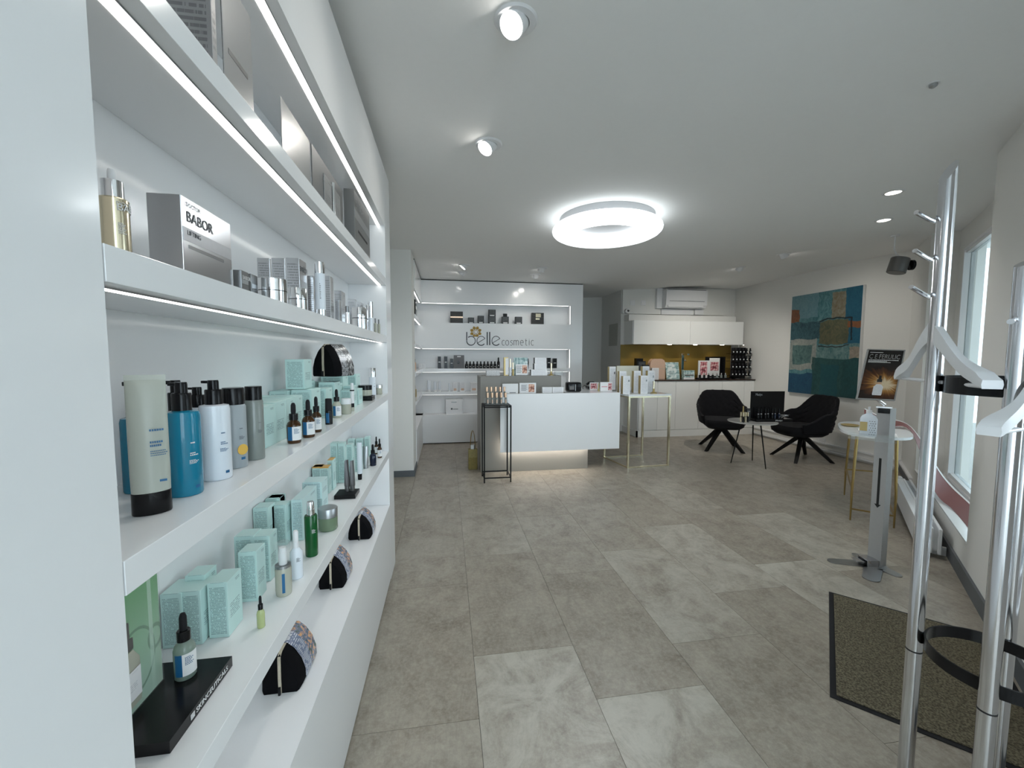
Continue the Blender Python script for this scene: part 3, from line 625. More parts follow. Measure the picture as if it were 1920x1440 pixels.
# ================================================================ PRODUCTS
def lab(th, r, h, z0, z1, a0, a1, m, name='label', off=0.0004, n=12):
    b = B(); rr = r+off
    for k in range(n):
        t0, t1 = a0+(a1-a0)*k/n, a0+(a1-a0)*(k+1)/n
        vs = [b.bm.verts.new((rr*cos(t), rr*sin(t), z)) for t, z in ((t0, z0), (t1, z0), (t1, z1), (t0, z1))]; b.bm.faces.new(vs)
    return b.build(name, m, th, smooth=True)
def labtext(th, r, a0, z, m, lines, size, w=1.0):
    """small printed lines bent round a bottle"""
    b = B(); rr = r+0.0007
    for i in range(lines):
        wi = w*(0.55+0.45*((i*37) % 10)/10); n = 5; zz = z-i*size*1.8
        for k in range(n):
            t0, t1 = a0+wi*k/n, a0+wi*(k+0.72)/n
            vs = [b.bm.verts.new((rr*cos(t), rr*sin(t), q)) for t, q in ((t0, zz), (t1, zz), (t1, zz+size), (t0, zz+size))]; b.bm.faces.new(vs)
    return b.build('printed_text', m, th)
CA = radians(-52)   # direction from the shelf goods towards the camera side, about
def dropper(label, loc, h, r, glass, cat='bottle', two=True, group=None, blue=MW['navy'], lblm=None):
    t = thing('dropper_bottle', label, cat, loc, 0, group)
    hb = h*0.56
    B().lathe([(r*0.9, 0), (r, r*0.15), (r, hb*0.78), (r*0.85, hb*0.9), (r*0.5, hb), (r*0.5, hb*1.06)], 28).build('glass_bottle', glass, t, smooth=True)
    B().lathe([(r*0.62, hb*1.02), (r*0.62, hb*1.28), (r*0.55, hb*1.3)], 24).build('screw_collar', MW['black'], t, smooth=True)
    B().lathe([(r*0.32, hb*1.29), (r*0.36, hb*1.4), (r*0.34, h*0.93), (r*0.22, h*0.985), (0, h)], 20).build('rubber_bulb', MW['rubber'], t, smooth=True)
    z0, z1 = hb*0.14, hb*0.74; fa = atan2(-loc.y, -loc.x+0.0)
    if two:
        lab(t, r, h, z0, z1, fa-0.95, fa-0.25, blue, 'blue_label'); lab(t, r, h, z0, z1, fa-0.25, fa+1.3, lblm or MW['paper'], 'white_label'); labtext(t, r, fa+0.0, z1*0.86, MW['inkd'], 6, hb*0.022, 0.9)
    return t
def shelf(i): return ZB[i]
# --- middle shelf (index 2), large bottles at the near end
z2 = ZB[2]
# white frosted tube on a black cap
q, h, r = fit(287, 969, z2, 704, 80); h *= 1.0
t = thing('gel_tube', 'large frosted gel tube standing on its glossy black cap, nearest item on the middle shelf', 'tube', q)
fa = atan2(-q.y, -q.x)
def ell(a, b_, z, n=28, rot=0): return [(a*cos(2*pi*k/n), b_*sin(2*pi*k/n), z) for k in range(n)]
MR = Rz(fa+pi/2)
B().loft([ell(r*0.97, r*0.62, 0), ell(r, r*0.66, 0.002), ell(r*0.99, r*0.64, h*0.155), ell(r*0.95, r*0.6, h*0.16)]).xf(MR).build('flip_cap', MW['black'], t, smooth=True)
B().loft([ell(r*0.97, r*0.62, h*0.16), ell(r*0.99, r*0.6, h*0.3), ell(r*0.99, r*0.42, h*0.62), ell(r*0.98, r*0.16, h*0.93), ell(r*0.98, r*0.04, h*0.965)]).xf(MR).build('tube_body', MW['frosttube'], t, smooth=True)
B().box(-r*0.98, r*0.98, -r*0.03, r*0.03, h*0.963, h).xf(MR).build('crimp_seal', MW['frosttube'], t)
# faint writing lies on the camera side
txt = B()
for i, (zz, w_, sz) in enumerate(((0.60, 0.9, 0.016), (0.515, 0.8, 0.016), (0.49, 0.7, 0.016), (0.455, 0.95, 0.006), (0.44, 1.05, 0.006), (0.425, 0.95, 0.006))):
    for k in range(6 if sz > 0.01 else 9):
        n_ = 6 if sz > 0.01 else 9; x0 = r*0.05+r*0.8*w_*k/n_; yy = -r*(0.66-0.5*max(0, zz-0.3)/0.6)*sqrt(max(0.05, 1-(x0/(r*1.05))**2))-0.002
        txt.box(x0, x0+r*0.8*w_/n_*0.75, yy-0.0002, yy+0.0002, h*zz, h*(zz+sz*0.9))
txt.xf(MR).build('printed_text', MW['navy'], t)
B().box(r*0.42, r*0.78, -r*0.56, -r*0.545, h*0.232, h*0.248).xf(MR).build('blue_tag', MW['navy'], t)
def pump(label, bx, by, ty_sh, ty_top, w, body, noz=pi*0.95, textm=None, sticker=False, name='pump_bottle'):
    q, hs, r = fit(bx, by, z2, ty_sh, w); ht = height_to(onZ(bx, by, z2), ty_top)
    t = thing(name, label, 'bottle', q)
    B().lathe([(r*0.95, 0), (r, 0.003), (r, hs*0.93), (r*0.93, hs*0.985), (r*0.6, hs)], 36).build('bottle_body', body, t, smooth=True)
    c0 = hs; c1 = hs+(ht-hs)*0.62
    B().lathe([(r*0.56, c0-0.002), (r*0.56, c1-0.002), (r*0.52, c1)], 28).build('collar', MW['black'], t, smooth=True)
    b = B().lathe([(r*0.36, c1), (r*0.36, ht-0.003), (r*0.33, ht)], 24); b.add(B().box(-r*0.12, r*0.12, 0, r*0.85, ht-(ht-c1)*0.35, ht-0.001, 0.001).xf(Rz(noz-pi/2)).bm); b.build('pump_head', MW['black'], t, smooth=True)
    fa = atan2(-q.y, -q.x)
    if textm:
        labtext(t, r, fa+0.35, hs*0.62, textm, 1, hs*0.015, 0.5); labtext(t, r, fa+0.3, hs*0.5, textm, 2, hs*0.013, 0.6); labtext(t, r, fa+0.25, hs*0.42, textm, 4, hs*0.007, 0.7)
        lab(t, r, hs, hs*0.085, hs*0.12, fa+0.55, fa+0.85, MW['navy'], 'blue_tag', 0.0006, 4)
    return t
pump('turquoise pump bottle with black pump, front row beside the frosted tube', 350, 932, 772, 718, 71, MW['blueliq'], textm=MW['inkl'])
pump('white pump bottle with black pump between the turquoise bottle and the grey bottle', 408, 902, 760, 714, 62, MW['whiteb'], textm=MW['inkd'])
pump('second turquoise pump bottle half hidden behind the frosted tube', 262, 925, 784, 716, 62, MW['blueliq'])
pump('third black-topped pump bottle in the back row behind the turquoise bottle', 338, 895, 775, 714, 58, MW['blueliq'])
pump('black-topped pump bottle in the back row behind the white bottle', 376, 872, 765, 727, 54, MW['whiteb'])
def capped(label, bx, by, ty_sh, ty_top, w, body, sticker=False, z=z2, capm=None, capw=0.9):
    q, hs, r = fit(bx, by, z, ty_sh, w); ht = height_to(onZ(bx, by, z), ty_top)
    t = thing('capped_bottle', label, 'bottle', q)
    B().lathe([(r*0.95, 0), (r, 0.003), (r, hs*0.97), (r*0.9, hs)], 32).build('bottle_body', body, t, smooth=True)
    B().lathe([(r*capw, hs), (r*capw, ht-0.002), (r*capw*0.95, ht)], 28).build('cap', capm or MW['black'], t, smooth=True)
    fa = atan2(-q.y, -q.x)
    labtext(t, r, fa+0.4, hs*0.62, MW['ink'], 1, hs*0.014, 0.5); labtext(t, r, fa+0.35, hs*0.5, MW['ink'], 4, hs*0.008, 0.6)
    if sticker:
        B().lathe([(0.011, 0), (0.011, 0.0006)], 16).xf(Rz(fa+0.62)@T(r, 0, hs*0.29)@Ry(radians(90))).build('yellow_sticker', MW['yellow'], t)
        lab(t, r, hs, hs*0.13, hs*0.17, fa+0.45, fa+0.85, MW['navy'], 'blue_tag', 0.0006, 4)
    return t
capped('pale grey bottle with black cap and a round yellow sticker', 443, 879, 760, 728, 48, MW['greyb'], True)
capped('clear grey cylinder bottle with black cap beside the first teal cartons', 480, 863, 751, 725, 37, MW['clearliq'])
capped('black-capped bottle partly hidden behind the white pump bottle and grey bottle', 425, 856, 765, 735, 40, MW['greyb'])

# --- cartons
def cartonbox(label, xl, xm, xr, yb, z, yt, m=None, dep=None, h=None, name='carton', cat='box', group=None, flap=True, wid=None, rot=0):
    """front face from xl to xm, side face from xm to xr (photo columns); near corner stands at (xm, yb) on height z"""
    if h is None: C0 = onZ(xm, yb, z); h = height_to(C0, yt)
    else:
        C0 = onZ(xm, yt, z+h); C0.z = z
    w = wid if wid else C0.x-onY(xl, yb, C0.y).x
    d = dep if dep else onX(xr, yb, C0.x).y-C0.y
    if z < 2 and C0.y < 3 and C0.x < XB+0.045: C0.x = XB+0.045
    if C0.x-w < XB+0.002 and z < 2 and C0.y < 3: w = C0.x-XB-0.003
    if z < 2 and C0.y < 2.61 and C0.y+d > 2.61: d = 2.61-C0.y
    t = thing(name, label, cat, (C0.x-w/2, C0.y+d/2, z), rot, group)
    B().box(-w/2, w/2, -d/2, d/2, 0, h, min(w, d)*0.015).build('carton_body', m or MW['teal'], t)
    if flap: # tuck flap edge on the lid
        B().box(-w*0.42, w*0.42, -d/2-0.0004, -d/2+0.0012, h-0.0006, h+0.0012).build('tuck_flap', m or MW['teal'], t)
    return t
ORD = ['first', 'second', 'third', 'fourth', 'fifth', 'sixth', 'seventh', 'eighth', 'ninth', 'tenth', 'eleventh', 'twelfth']
G3 = 'teal cartons on the middle shelf'
for i, (a_, b_, c_, yb, yt) in enumerate(((496, 498, 517, 845, 757), (517, 519, 537, 833, 750), (537, 539, 554, 821, 745), (554, 555, 569, 811, 740))):
    P0 = onZ(c_, yb, z2); Pn = onZ(b_, yb+11, z2)
    y0 = onX(a_, 800, -0.445).y; y1 = onX(c_, 800, -0.445).y; h_ = height_to(Vector((-0.445, y1, z2)), yt)
    t = thing('carton', ORD[i]+' tall teal carton from the left in the row behind the amber dropper bottles', 'box', (-0.445-0.03, (y0+y1)/2, z2), 0, G3)
    B().box(-0.03, 0.03, -(y1-y0)/2+0.0008, (y1-y0)/2-0.0008, 0, h_, 0.0008).build('carton_body', MW['teal'], t)
    t = thing('carton', ORD[i]+' teal carton from the left in the hidden second row against the shelf back', 'box', (-0.445-0.094, (y0+y1)/2+0.01, z2), 0, G3)
    B().box(-0.031, 0.031, -(y1-y0)/2+0.0008, (y1-y0)/2-0.0008, 0, h_*0.99, 0.0008).build('carton_body', MW['teal'], t)
yA, yB_ = onX(554, 800, -0.50).y, onX(586, 800, -0.48).y
def onshelf_box(label, x0, x1, y0, y1, z, h, m=None, group=G3, name='carton', flap=True, rot=0):
    t = thing(name, label, 'box', ((x0+x1)/2, (y0+y1)/2, z), rot, group); w, d = x1-x0, y1-y0
    B().box(-w/2, w/2, -d/2, d/2, 0, h, min(w, d)*0.015).build('carton_body', m or MW['teal'], t)
    if flap: B().box(-w*0.42, w*0.42, -d/2-0.0004, -d/2+0.0012, h-0.0006, h+0.0012).build('tuck_flap', m or MW['teal'], t)
    return t
# stacked group in the middle of the shelf
def hz(x, y, z, ty): return height_to(Vector((x, y, z)), ty)
Ya = onX(586, 731, -0.46).y-0.0; Ya0 = onX(554, 731, -0.57).y
yy = 1.47
h1 = hz(-0.46, yy, z2, 731)
onshelf_box('low teal carton carrying the tall standing carton', -0.515, -0.45, yy, yy+0.10, z2, h1)
onshelf_box('teal carton left of the one carrying the tall carton', -0.575, -0.518, yy-0.02, yy+0.08, z2, h1*0.98)
h2 = hz(-0.455, yy+0.02, z2+h1, 673)
onshelf_box('tall teal carton standing on top of the other cartons', -0.535, -0.475, yy+0.012, yy+0.09, z2+h1+0.0015, h2*0.97, flap=False)
for i, (x0, x1, y0, yl, ty) in enumerate(((-0.50, -0.44, 1.60, 0.085, 729), (-0.565, -0.51, 1.62, 0.09, 715), (-0.50, -0.44, 1.72, 0.09, 717), (-0.445, -0.405, 1.83, 0.05, 732), (-0.51, -0.455, 1.83, 0.08, 720), (-0.565, -0.52, 1.73, 0.09, 717), (-0.45, -0.41, 1.90, 0.08, 724), (-0.565, -0.47, 1.98, 0.10, 704), (-0.455, -0.41, 2.02, 0.09, 730), (-0.565, -0.50, 2.14, 0.12, 690), (-0.49, -0.45, 2.16, 0.10, 702))):
    onshelf_box(ORD[i]+' teal carton to the right of the tall stacked one on the middle shelf', x0, x1, y0, y0+yl, z2, hz(x1, y0, z2, ty))
# droppers and small goods at the shelf edge
for (bx, by, ty, w, lb) in ((552, 832, 756, 28, 'nearest of three amber dropper bottles with blue and white labels'), (579, 821, 750, 25, 'middle of three amber dropper bottles at the shelf edge'), (594, 811, 744, 20, 'farthest of three amber dropper bottles, partly hidden')):
    q, h, r = fit(bx, by, z2, ty, w); dropper(lb, q, h, r, MW['amber'])
q, h, r = fit(617, 796, z2, 748, 14.5); t = thing('roller_bottle', 'slim black roller bottle with blue panel right of the amber droppers', 'bottle', q)
B().lathe([(r, 0), (r, h*0.52), (r*0.97, h*0.53)], 20).build('body', MW['black'], t, smooth=True); B().lathe([(r*0.97, h*0.535), (r*0.9, h*0.97), (r*0.82, h)], 20).build('cap', MW['rubber'], t, smooth=True); fa = atan2(-q.y, -q.x); lab(t, r, h, h*0.06, h*0.45, fa-0.8, fa+0.1, MW['navy'], 'blue_label')
q, h, r = fit(632, 784, z2, 730, 17); dropper('clear dropper bottle with blue and white label between black roller and cream jar', q, h, r, MW['creamj'])
def jar(label, q, h, r, body, lid, lidk=0.36, name='cream_jar', group=None):
    t = thing(name, label, 'jar', q, 0, group)
    B().lathe([(r*0.9, 0), (r, h*0.06), (r, h*(1-lidk)-0.001), (r*0.92, h*(1-lidk))], 32).build('jar_body', body, t, smooth=True)
    B().lathe([(r*1.01, h*(1-lidk)), (r*1.02, h*0.96), (r*0.97, h)], 32).build('lid', lid, t, smooth=True); return t
q, h, r = fit(649.5, 777, z2, 748, 19.5); jar('cream glass jar with white lid on the middle shelf edge', q, h, r, MW['creamj'], MW['white'])
q, h, r = fit(661, 771, z2, 718.5, 7.5); t = thing('serum_pen', 'thin white serum pen with a black band standing upright', 'tube', q)
B().lathe([(r, 0), (r, h*0.14)], 16).build('clear_foot', MW['creamj'], t); B().lathe([(r, h*0.14), (r, h*0.28)], 16).build('black_ring', MW['black'], t); B().lathe([(r, h*0.28), (r, h*0.72)], 16).build('pen_body', MW['white'], t); B().lathe([(r*1.15, h*0.72), (r*1.15, h*0.76)], 16).build('black_band', MW['black'], t); B().lathe([(r*0.8, h*0.76), (r*0.75, h)], 16).build('pen_cap', MW['white'], t)
c0 = onZ(666, 752, z2); c1 = onZ(697, 752, z2)
t = thing('display_plinth', 'small black display block under the cream jar on the middle shelf', 'stand', ((c0.x+c1.x)/2, c0.y+0.045, z2))
hp = height_to(c0, 744); wpl = (c1.x-c0.x)
B().box(-wpl/2, wpl/2, -0.045, 0.045, 0, hp, 0.001).build('block', MW['black'], t); B().box(-wpl/2+.004, wpl/2-.004, -0.041, 0.041, hp, hp+0.0006).build('top_inlay', MW['blackm'], t)
jq = t.location+Vector((0, 0, hp+0.0008)); d_ = depth(jq); jar('cream jar with black lid standing on a black block', jq, 0.055, 26*d_/F/2*0.93, MW['creamj'], MW['black'], 0.42)
q, h, r = fit(699, 741, z2, 690, 13); capped('white bottle with chrome cap near the far end of the middle shelf', 699, 741, 707, 690, 13, MW['whiteb'], capm=MW['chrome'], capw=1.0)
q, h, r = fit(711, 740, z2, 721, 12); jar('small grey jar with chrome lid at the far end of the middle shelf', q, h, r, MW['creamj'], MW['chrome'])
# pouches
def pouch(label, P0, w, h, ln, sleeve_m, rot=0, tilt=0, name='zip_pouch', pull=True):
    t = thing(name, label, 'pouch', P0, rot)
    prof = [(-0.47, 0.0), (-0.5, 0.06), (-0.49, 0.30), (-0.40, 0.58), (-0.24, 0.83), (-0.06, 0.99), (0.0, 1.0), (0.06, 0.99), (0.24, 0.83), (0.40, 0.58), (0.49, 0.30), (0.5, 0.06), (0.47, 0.0)]
    ring = lambda y, k, kz: [(x*w*k, y, z*h*kz) for x, z in prof]
    B().loft([ring(0.0, 0.86, 0.93), ring(0.008, 0.95, 0.98), ring(ln*0.2, 1, 1), ring(ln*0.8, 1, 1), ring(ln-0.008, 0.95, 0.98), ring(ln, 0.86, 0.93)]).xf(Rx(tilt)).build('pouch_body', MW['velvet'], t, smooth=True)
    sl = [(x*w*1.03, z*h*1.02) for x, z in prof]
    b = B(); s0, s1 = ln*0.28, ln*0.93
    for (xa, za), (xb, zb) in zip(sl, sl[1:]):
        vs = [b.bm.verts.new((x, y, z+0.0005)) for x, z, y in ((xa, za, s0), (xb, zb, s0), (xb, zb, s1), (xa, za, s1))]; b.bm.faces.new(vs)
    bmesh.ops.remove_doubles(b.bm, verts=b.bm.verts[:], dist=1e-5)
    b.xf(Rx(tilt)).build('paper_sleeve', sleeve_m, t, smooth=True)
    b = B().ribbon([(0, -0.0015, h*0.015), (0, -0.003, h*0.4), (0, -0.0015, h*0.9), (0, 0.012, h*1.0), (0, ln*0.27, h*1.012)], w*0.075, (1, 0, 0), 0.0025).xf(Rx(tilt)); b.build('zip', MW['zip'], t)
    if pull: B().box(-w*0.03, w*0.03, -0.010, -0.004, -0.0, 0.022, 0.001).xf(Rx(tilt)).build('zip_puller', MW['rubber'], t)
    return t
def sleeve(name, a, c, e, sc=9):
    m = mat(name, a, 0.25, 0.1); t = NT(m); tc = t.n('ShaderNodeTexCoord'); sp = t.n('ShaderNodeSeparateXYZ'); t.l(tc.outputs['Generated'], sp.inputs[0])
    nz = t.n('ShaderNodeTexNoise'); nz.inputs['Scale'].default_value = sc; nz.inputs['Detail'].default_value = 4; t.l(tc.outputs['Generated'], nz.inputs[0])
    pic = t.ramp(nz.outputs['Fac'], [(0.35, c), (0.5, a), (0.62, e)])
    row = t.math('FRACT', t.math('MULTIPLY', sp.outputs[2], 26)); ln_ = t.math('MULTIPLY', t.math('GREATER_THAN', row, 0.6), t.math('GREATER_THAN', nz.outputs['Fac'], 0.48))
    left = t.mix(t.math('MULTIPLY', ln_, 0.7), a, (0.75, 0.77, 0.8))
    t.l(t.mix(t.math('GREATER_THAN', sp.outputs[1], 0.5), left, pic), P(m).inputs['Base Color']); return m
MW['sleeve1'] = sleeve('silver_print_sleeve', (0.16, 0.16, 0.165), (0.05, 0.05, 0.05), (0.45, 0.45, 0.44))
MW['sleeve2'] = sleeve('blue_photo_sleeve', g(112, 122, 145), g(70, 85, 60), g(215, 165, 120))
P0 = Vector((-0.50, 1.70, 1.31)); hh = 0
Pb = onY(634, 708, 1.78); t_ = pouch('black zip pouch with grey printed sleeve perched on the teal cartons', Vector((-0.485, 1.74, z2+height_to(Vector((-0.485, 1.74, z2)), 706)+0.0)), 0.115, 0.128, 0.125, MW['sleeve1'], rot=radians(-22))
for bx0, bx1, by, ty, lb, ln in ((652, 695, 1012, 944, 'farthest black zip pouch on the bottom shelf', 0.15), (596.5, 645, 1104, 1020, 'second farthest black zip pouch on the bottom shelf, with hanging puller', 0.15), (490, 562, 1300, 1178, 'large black zip pouch with blue photo sleeve on the bottom shelf', 0.15)):
    A_, C_ = onZ(bx0, by, ZB[0]), onZ(bx1, by, ZB[0]); cxx = (A_+C_)/2; w_ = (C_-A_).x
    cc = Vector((cxx.x, cxx.y, ZB[0])); pouch(lb, cc, w_, 0.115, ln, MW['sleeve2'], rot=radians(0))
cc = onZ(450, 1560, ZB[0]); pouch('nearest zip pouch with photo sleeve, cut off by the lower picture edge', Vector((-0.455, 0.66, ZB[0])), 0.10, 0.115, 0.15, MW['sleeve2'])

# --- lower shelf (index 1)
z1 = ZB[1]; G4 = 'teal cartons on the lower shelf'
cb = lambda lb, *a, **k: cartonbox(lb, *a, group=G4, **k)
cb('teal carton right of the green poster, front of its row', 392.6, 430, 449, 1194, z1, 1092, dep=0.06)
cb('teal carton second from the green poster', 338, 380, 397, 1208, z1, 1108, wid=None, dep=0.062)
cb('teal carton directly right of the green poster edge', 300, 340, 345, 1214, z1, 1113, dep=0.06)
cb('teal carton in the back row behind the second carton from the poster', 350, 384, 400, 1150, z1, 1078, dep=0.045, h=0.125)
cb('single teal carton with barcode standing forward in the middle of the lower shelf', 450, 484, 501, 1127, z1, 1034)
cb('left carton of the low pair behind the single forward carton', 442, 478, 480, 1092, z1, 1005, dep=0.05)
cb('right carton of the low pair behind the single forward carton', 477, 508, 522, 1090, z1, 1005, dep=0.05)
cb('left teal carton of the tall trio in the middle of the lower shelf', 440, 470, 471, 1030, z1, 953, dep=0.05)
cb('middle teal carton of the tall trio in the middle of the lower shelf', 471, 500, 510, 1035, z1, 952, dep=0.05)
cb('right teal carton of the tall trio in the middle of the lower shelf', 510, 538, 550, 1022, z1, 947, dep=0.045)
cb('left teal carton of the back pair behind the tall trio', 462, 488, 495, 1000, z1, 937, dep=0.045, h=0.135)
cb('right teal carton of the back pair behind the tall trio', 492, 514, 522, 995, z1, 934, dep=0.045, h=0.135)
cb('large teal carton with curved lid behind the green bottle', 548, 569, 597, 1013, z1, 937, m=MW['teal2'])
cb('lower carton of the stack of two behind the green jar', 570, 605, 618, 957+6, z1, 925, m=MW['teal2'], dep=0.075)
sb_ = onZ(605, 963, z1); hlow = height_to(sb_, 925)
cb('upper carton of the stack of two behind the green jar', 568, 603, 616, 957, z1+hlow+0.001, 904, m=MW['teal2'], dep=0.075, h=0.062)
for i, (a_, b_) in enumerate(((570, 585), (585, 601), (601, 616))):
    t = cb(['left', 'middle', 'right'][i]+' one of three cartons with orange tops behind the stack', a_, b_, b_+4, 940, z1, 876, dep=0.04, flap=False, h=0.115)
    bd = t.children[0].dimensions; w_, d__, h_ = [max(v.co[k] for v in t.children[0].data.vertices) for k in range(3)]
    B().box(-w_, w_, -d__, d__, h_, h_+0.0012).build('orange_top', MW['orange'], t); B().box(-w_, w_, -d__-.0006, -d__, h_-0.004, h_).build('orange_edge', MW['orange'], t)
t = cb('separate slim carton with an orange top right of the orange trio', 615, 625, 631, 919, z1, 863, flap=False)
w_, d__, h_ = [max(v.co[k] for v in t.children[0].data.vertices) for k in range(3)]; B().box(-w_, w_, -d__, d__, h_, h_+0.0012).build('orange_top', MW['orange'], t)
cb('left one of two tall teal cartons near the far end', 621, 634, 635, 906, z1, 831, dep=0.045)
cb('right one of two tall teal cartons near the far end', 635, 647, 651, 905, z1, 831, dep=0.045)
cb('teal carton behind the twin grey tubes, nearer one', 651, 661, 666, 893, z1, 834, dep=0.05)
cb('teal carton behind the white tube', 666, 677, 682, 884, z1, 836, dep=0.05)
cb('left teal carton of the far back row', 653, 664, 668, 868, z1, 824, dep=0.04, h=0.11)
cb('middle teal carton of the far back row', 668, 680, 684, 864, z1, 823, dep=0.04, h=0.11)
cb('right teal carton of the far back row', 684, 692, 700, 860, z1, 820, dep=0.05, h=0.115)
# black stand with twin grey tubes
A_, C_ = onZ(626, 937, z1), onZ(665, 937, z1); D_ = onX(674.5, 925, C_.x)
t = thing('tube_stand', 'black square stand under the twin grey tubes on the lower shelf', 'stand', ((A_.x+C_.x)/2, (A_.y+D_.y)/2, z1))
w_, d__ = (C_.x-A_.x)/2, (D_.y-A_.y)/2; hs = height_to(C_, 930)
B().box(-w_, w_, -d__, d__, 0, hs, 0.001).build('block', MW['black'], t); B().box(-w_+.003, w_-.003, -d__+.003, d__-.003, hs, hs+0.0005).build('top_inlay', MW['blackm'], t)
def softtube(label, q, h, r, m, capm, caph=0.16, name='cream_tube', rot=0):
    t = thing(name, label, 'tube', q, rot)
    B().lathe([(r*0.8, 0), (r*0.85, h*caph)], 20).build('cap', capm, t, smooth=True)
    B().loft([ell(r*0.9, r*0.9, h*caph, 20), ell(r, r*0.95, h*(caph+0.04), 20), ell(r, r*0.7, h*0.55, 20), ell(r*0.92, r*0.12, h, 20)] if rot != 9 else []).build('tube_body', m, t, smooth=True); return t
for i, (xx, yy_) in enumerate(((651, 921), (661, 920))):
    q = onZ(xx, yy_, z1+hs); hh = height_to(q, 863+i); r_ = 10.5*depth(q)/F/2
    softtube(['left', 'right'][i]+' one of the twin metallic grey tubes on the black stand', q+Vector((0, 0, 0.0008)), hh, r_, MW['greytube'], MW['silverd'], rot=radians(60))
q, h, r = fit(675, 900, z1, 831, 10); softtube('slim white tube with black cap right of the twin grey tubes', q, h, r, MW['whiteb'], MW['black'])
q, h, r = fit(686, 879, z1, 838, 11); softtube('slim silver grey tube behind the navy dropper bottle', q, h, r, MW['alu'], MW['alu'])
q, h, r = fit(699.5, 874, z1, 834, 13); dropper('navy dropper bottle at the far end of the lower shelf', q, h, r, MW['navyb'], two=False)
q, h, r = fit(712, 859, z1, 823, 9); dropper('nearer of two white-labelled droppers behind the navy one', q, h, r, MW['amber'], blue=MW['paper'])
q, h, r = fit(706, 852, z1, 819, 8); dropper('farther of two white-labelled droppers behind the navy one', q, h, r, MW['amber'], blue=MW['paper'])
# green bottle, jar, serums
q, h, r = fit(585, 1045, z1, 944, 25); t = thing('green_serum_bottle', 'deep green pump bottle with chrome cap on the lower shelf', 'bottle', q)
B().lathe([(r*0.95, 0), (r, 0.003), (r, h*0.73), (r*0.9, h*0.755)], 28).build('bottle_body', MW['green'], t, smooth=True); B().lathe([(r*0.62, h*0.755), (r*0.62, h*0.86), (r*0.58, h*0.865)], 24).build('chrome_collar', MW['chrome'], t, smooth=True); B().lathe([(r*0.55, h*0.865), (r*0.55, h*0.985), (r*0.5, h)], 24).build('chrome_cap', MW['chrome'], t, smooth=True)
fa = atan2(-q.y, -q.x); labtext(t, r, fa+0.1, h*0.5, MW['inkl'], 5, h*0.008, 0.7)
q, h, r = fit(615.5, 998, z1, 957, 38); jar('green glass cream jar with brushed silver lid', q, h, r, MW['greenj'], MW['alu'], 0.4)
q, h, r = fit(557, 1087, z1, 999, 25); t = thing('white_pump_bottle', 'small white pump bottle behind the clear-capped serum', 'bottle', q)
B().lathe([(r*0.95, 0), (r, 0.002), (r, h*0.55), (r*0.5, h*0.64)], 28).build('bottle_body', MW['whiteb'], t, smooth=True); B().lathe([(r*0.5, h*0.64), (r*0.5, h*0.76)], 24).build('collar', MW['white'], t); B().lathe([(r*0.42, h*0.76), (r*0.42, h*0.97), (r*0.3, h)], 24).build('pump_cap', MW['white'], t, smooth=True); labtext(t, r, atan2(-q.y, -q.x), h*0.45, MW['ink'], 5, h*0.01, 0.7)
q, h, r = fit(533, 1120, z1, 1022, 32); t = thing('serum_pump_bottle', 'serum pump bottle with clear cap and vertical blue label', 'bottle', q)
B().lathe([(r*0.9, 0), (r*0.96, h*0.02), (r, h*0.1), (r, h*0.5), (r*0.93, h*0.53)], 28).build('bottle_body', MW['creamj'], t, smooth=True); B().lathe([(r*0.97, h*0.53), (r*0.97, h*0.58)], 28).build('silver_ring', MW['alu'], t); B().lathe([(r*0.5, h*0.58), (r*0.5, h*0.82), (r*0.4, h*0.9)], 20).build('inner_pump', MW['white'], t, smooth=True)
B().lathe([(r*0.95, h*0.58), (r*0.95, h*0.96), (r*0.85, h), (0, h)], 28).build('clear_cap', MW['acryl'], t, smooth=True); fa = atan2(-q.y, -q.x); lab(t, r, h, h*0.08, h*0.45, fa-0.2, fa+0.15, MW['navy'], 'blue_label')
q, h, r = fit(490, 1179, z1, 1120, 16); t = dropper('tiny dropper vial with lime liquid, alone at the shelf edge', q, h, r, MW['limeg'], two=False)
# black display base with green poster and dropper
BZ0 = z1
cF = onZ(319, 1413, z1); cR = onZ(436, 1248, z1); cLf = onZ(258, 1419, z1)
hb_ = height_to(cF, 1390)
t = thing('poster_display_base', 'glossy black display base with white brand lettering at the near end of the lower shelf', 'stand', ((XB+cF.x)/2, (cF.y+cR.y)/2, z1))
cbL = onZ(305, 1262, z1)
pts = [(cLf.x, cLf.y), (cF.x, cF.y), (cR.x, cR.y), (cR.x-0.12, cR.y+0.0), (cLf.x-0.02, cR.y)]
pts = [(XB+0.02, cF.y), (cF.x, cF.y), (cR.x, cR.y), (XB+0.02, cR.y)]
part(B().prism(pts, z1, z1+hb_), 'base_block', MW['black'], t)
dx = (Vector((cR.x, cR.y, 0))-Vector((cF.x, cF.y, 0))); ang = atan2(dx.y, dx.x); ln = dx.length; nn = Vector((dx.y, -dx.x, 0)).normalized()
p_ = Vector((cF.x, cF.y, 0))+dx*0.28+nn*0.0006; tx = text('brand_lettering', '\u25a9 SKINCEUTICALS', MW['inkl'], None, (p_.x, p_.y, z1+hb_*0.32), (radians(90), 0, ang), 0.012, width=ln*0.62)
tx.parent = t; tx.location = tx.location-t.location
DBZ = z1+hb_
q, h, r = fit(349, 1277, DBZ, 1157, 45); t = dropper('large clear dropper bottle with blue and white label standing on the black display base', q+Vector((0, 0, 0.0003)), h, r, MW['clearg'])
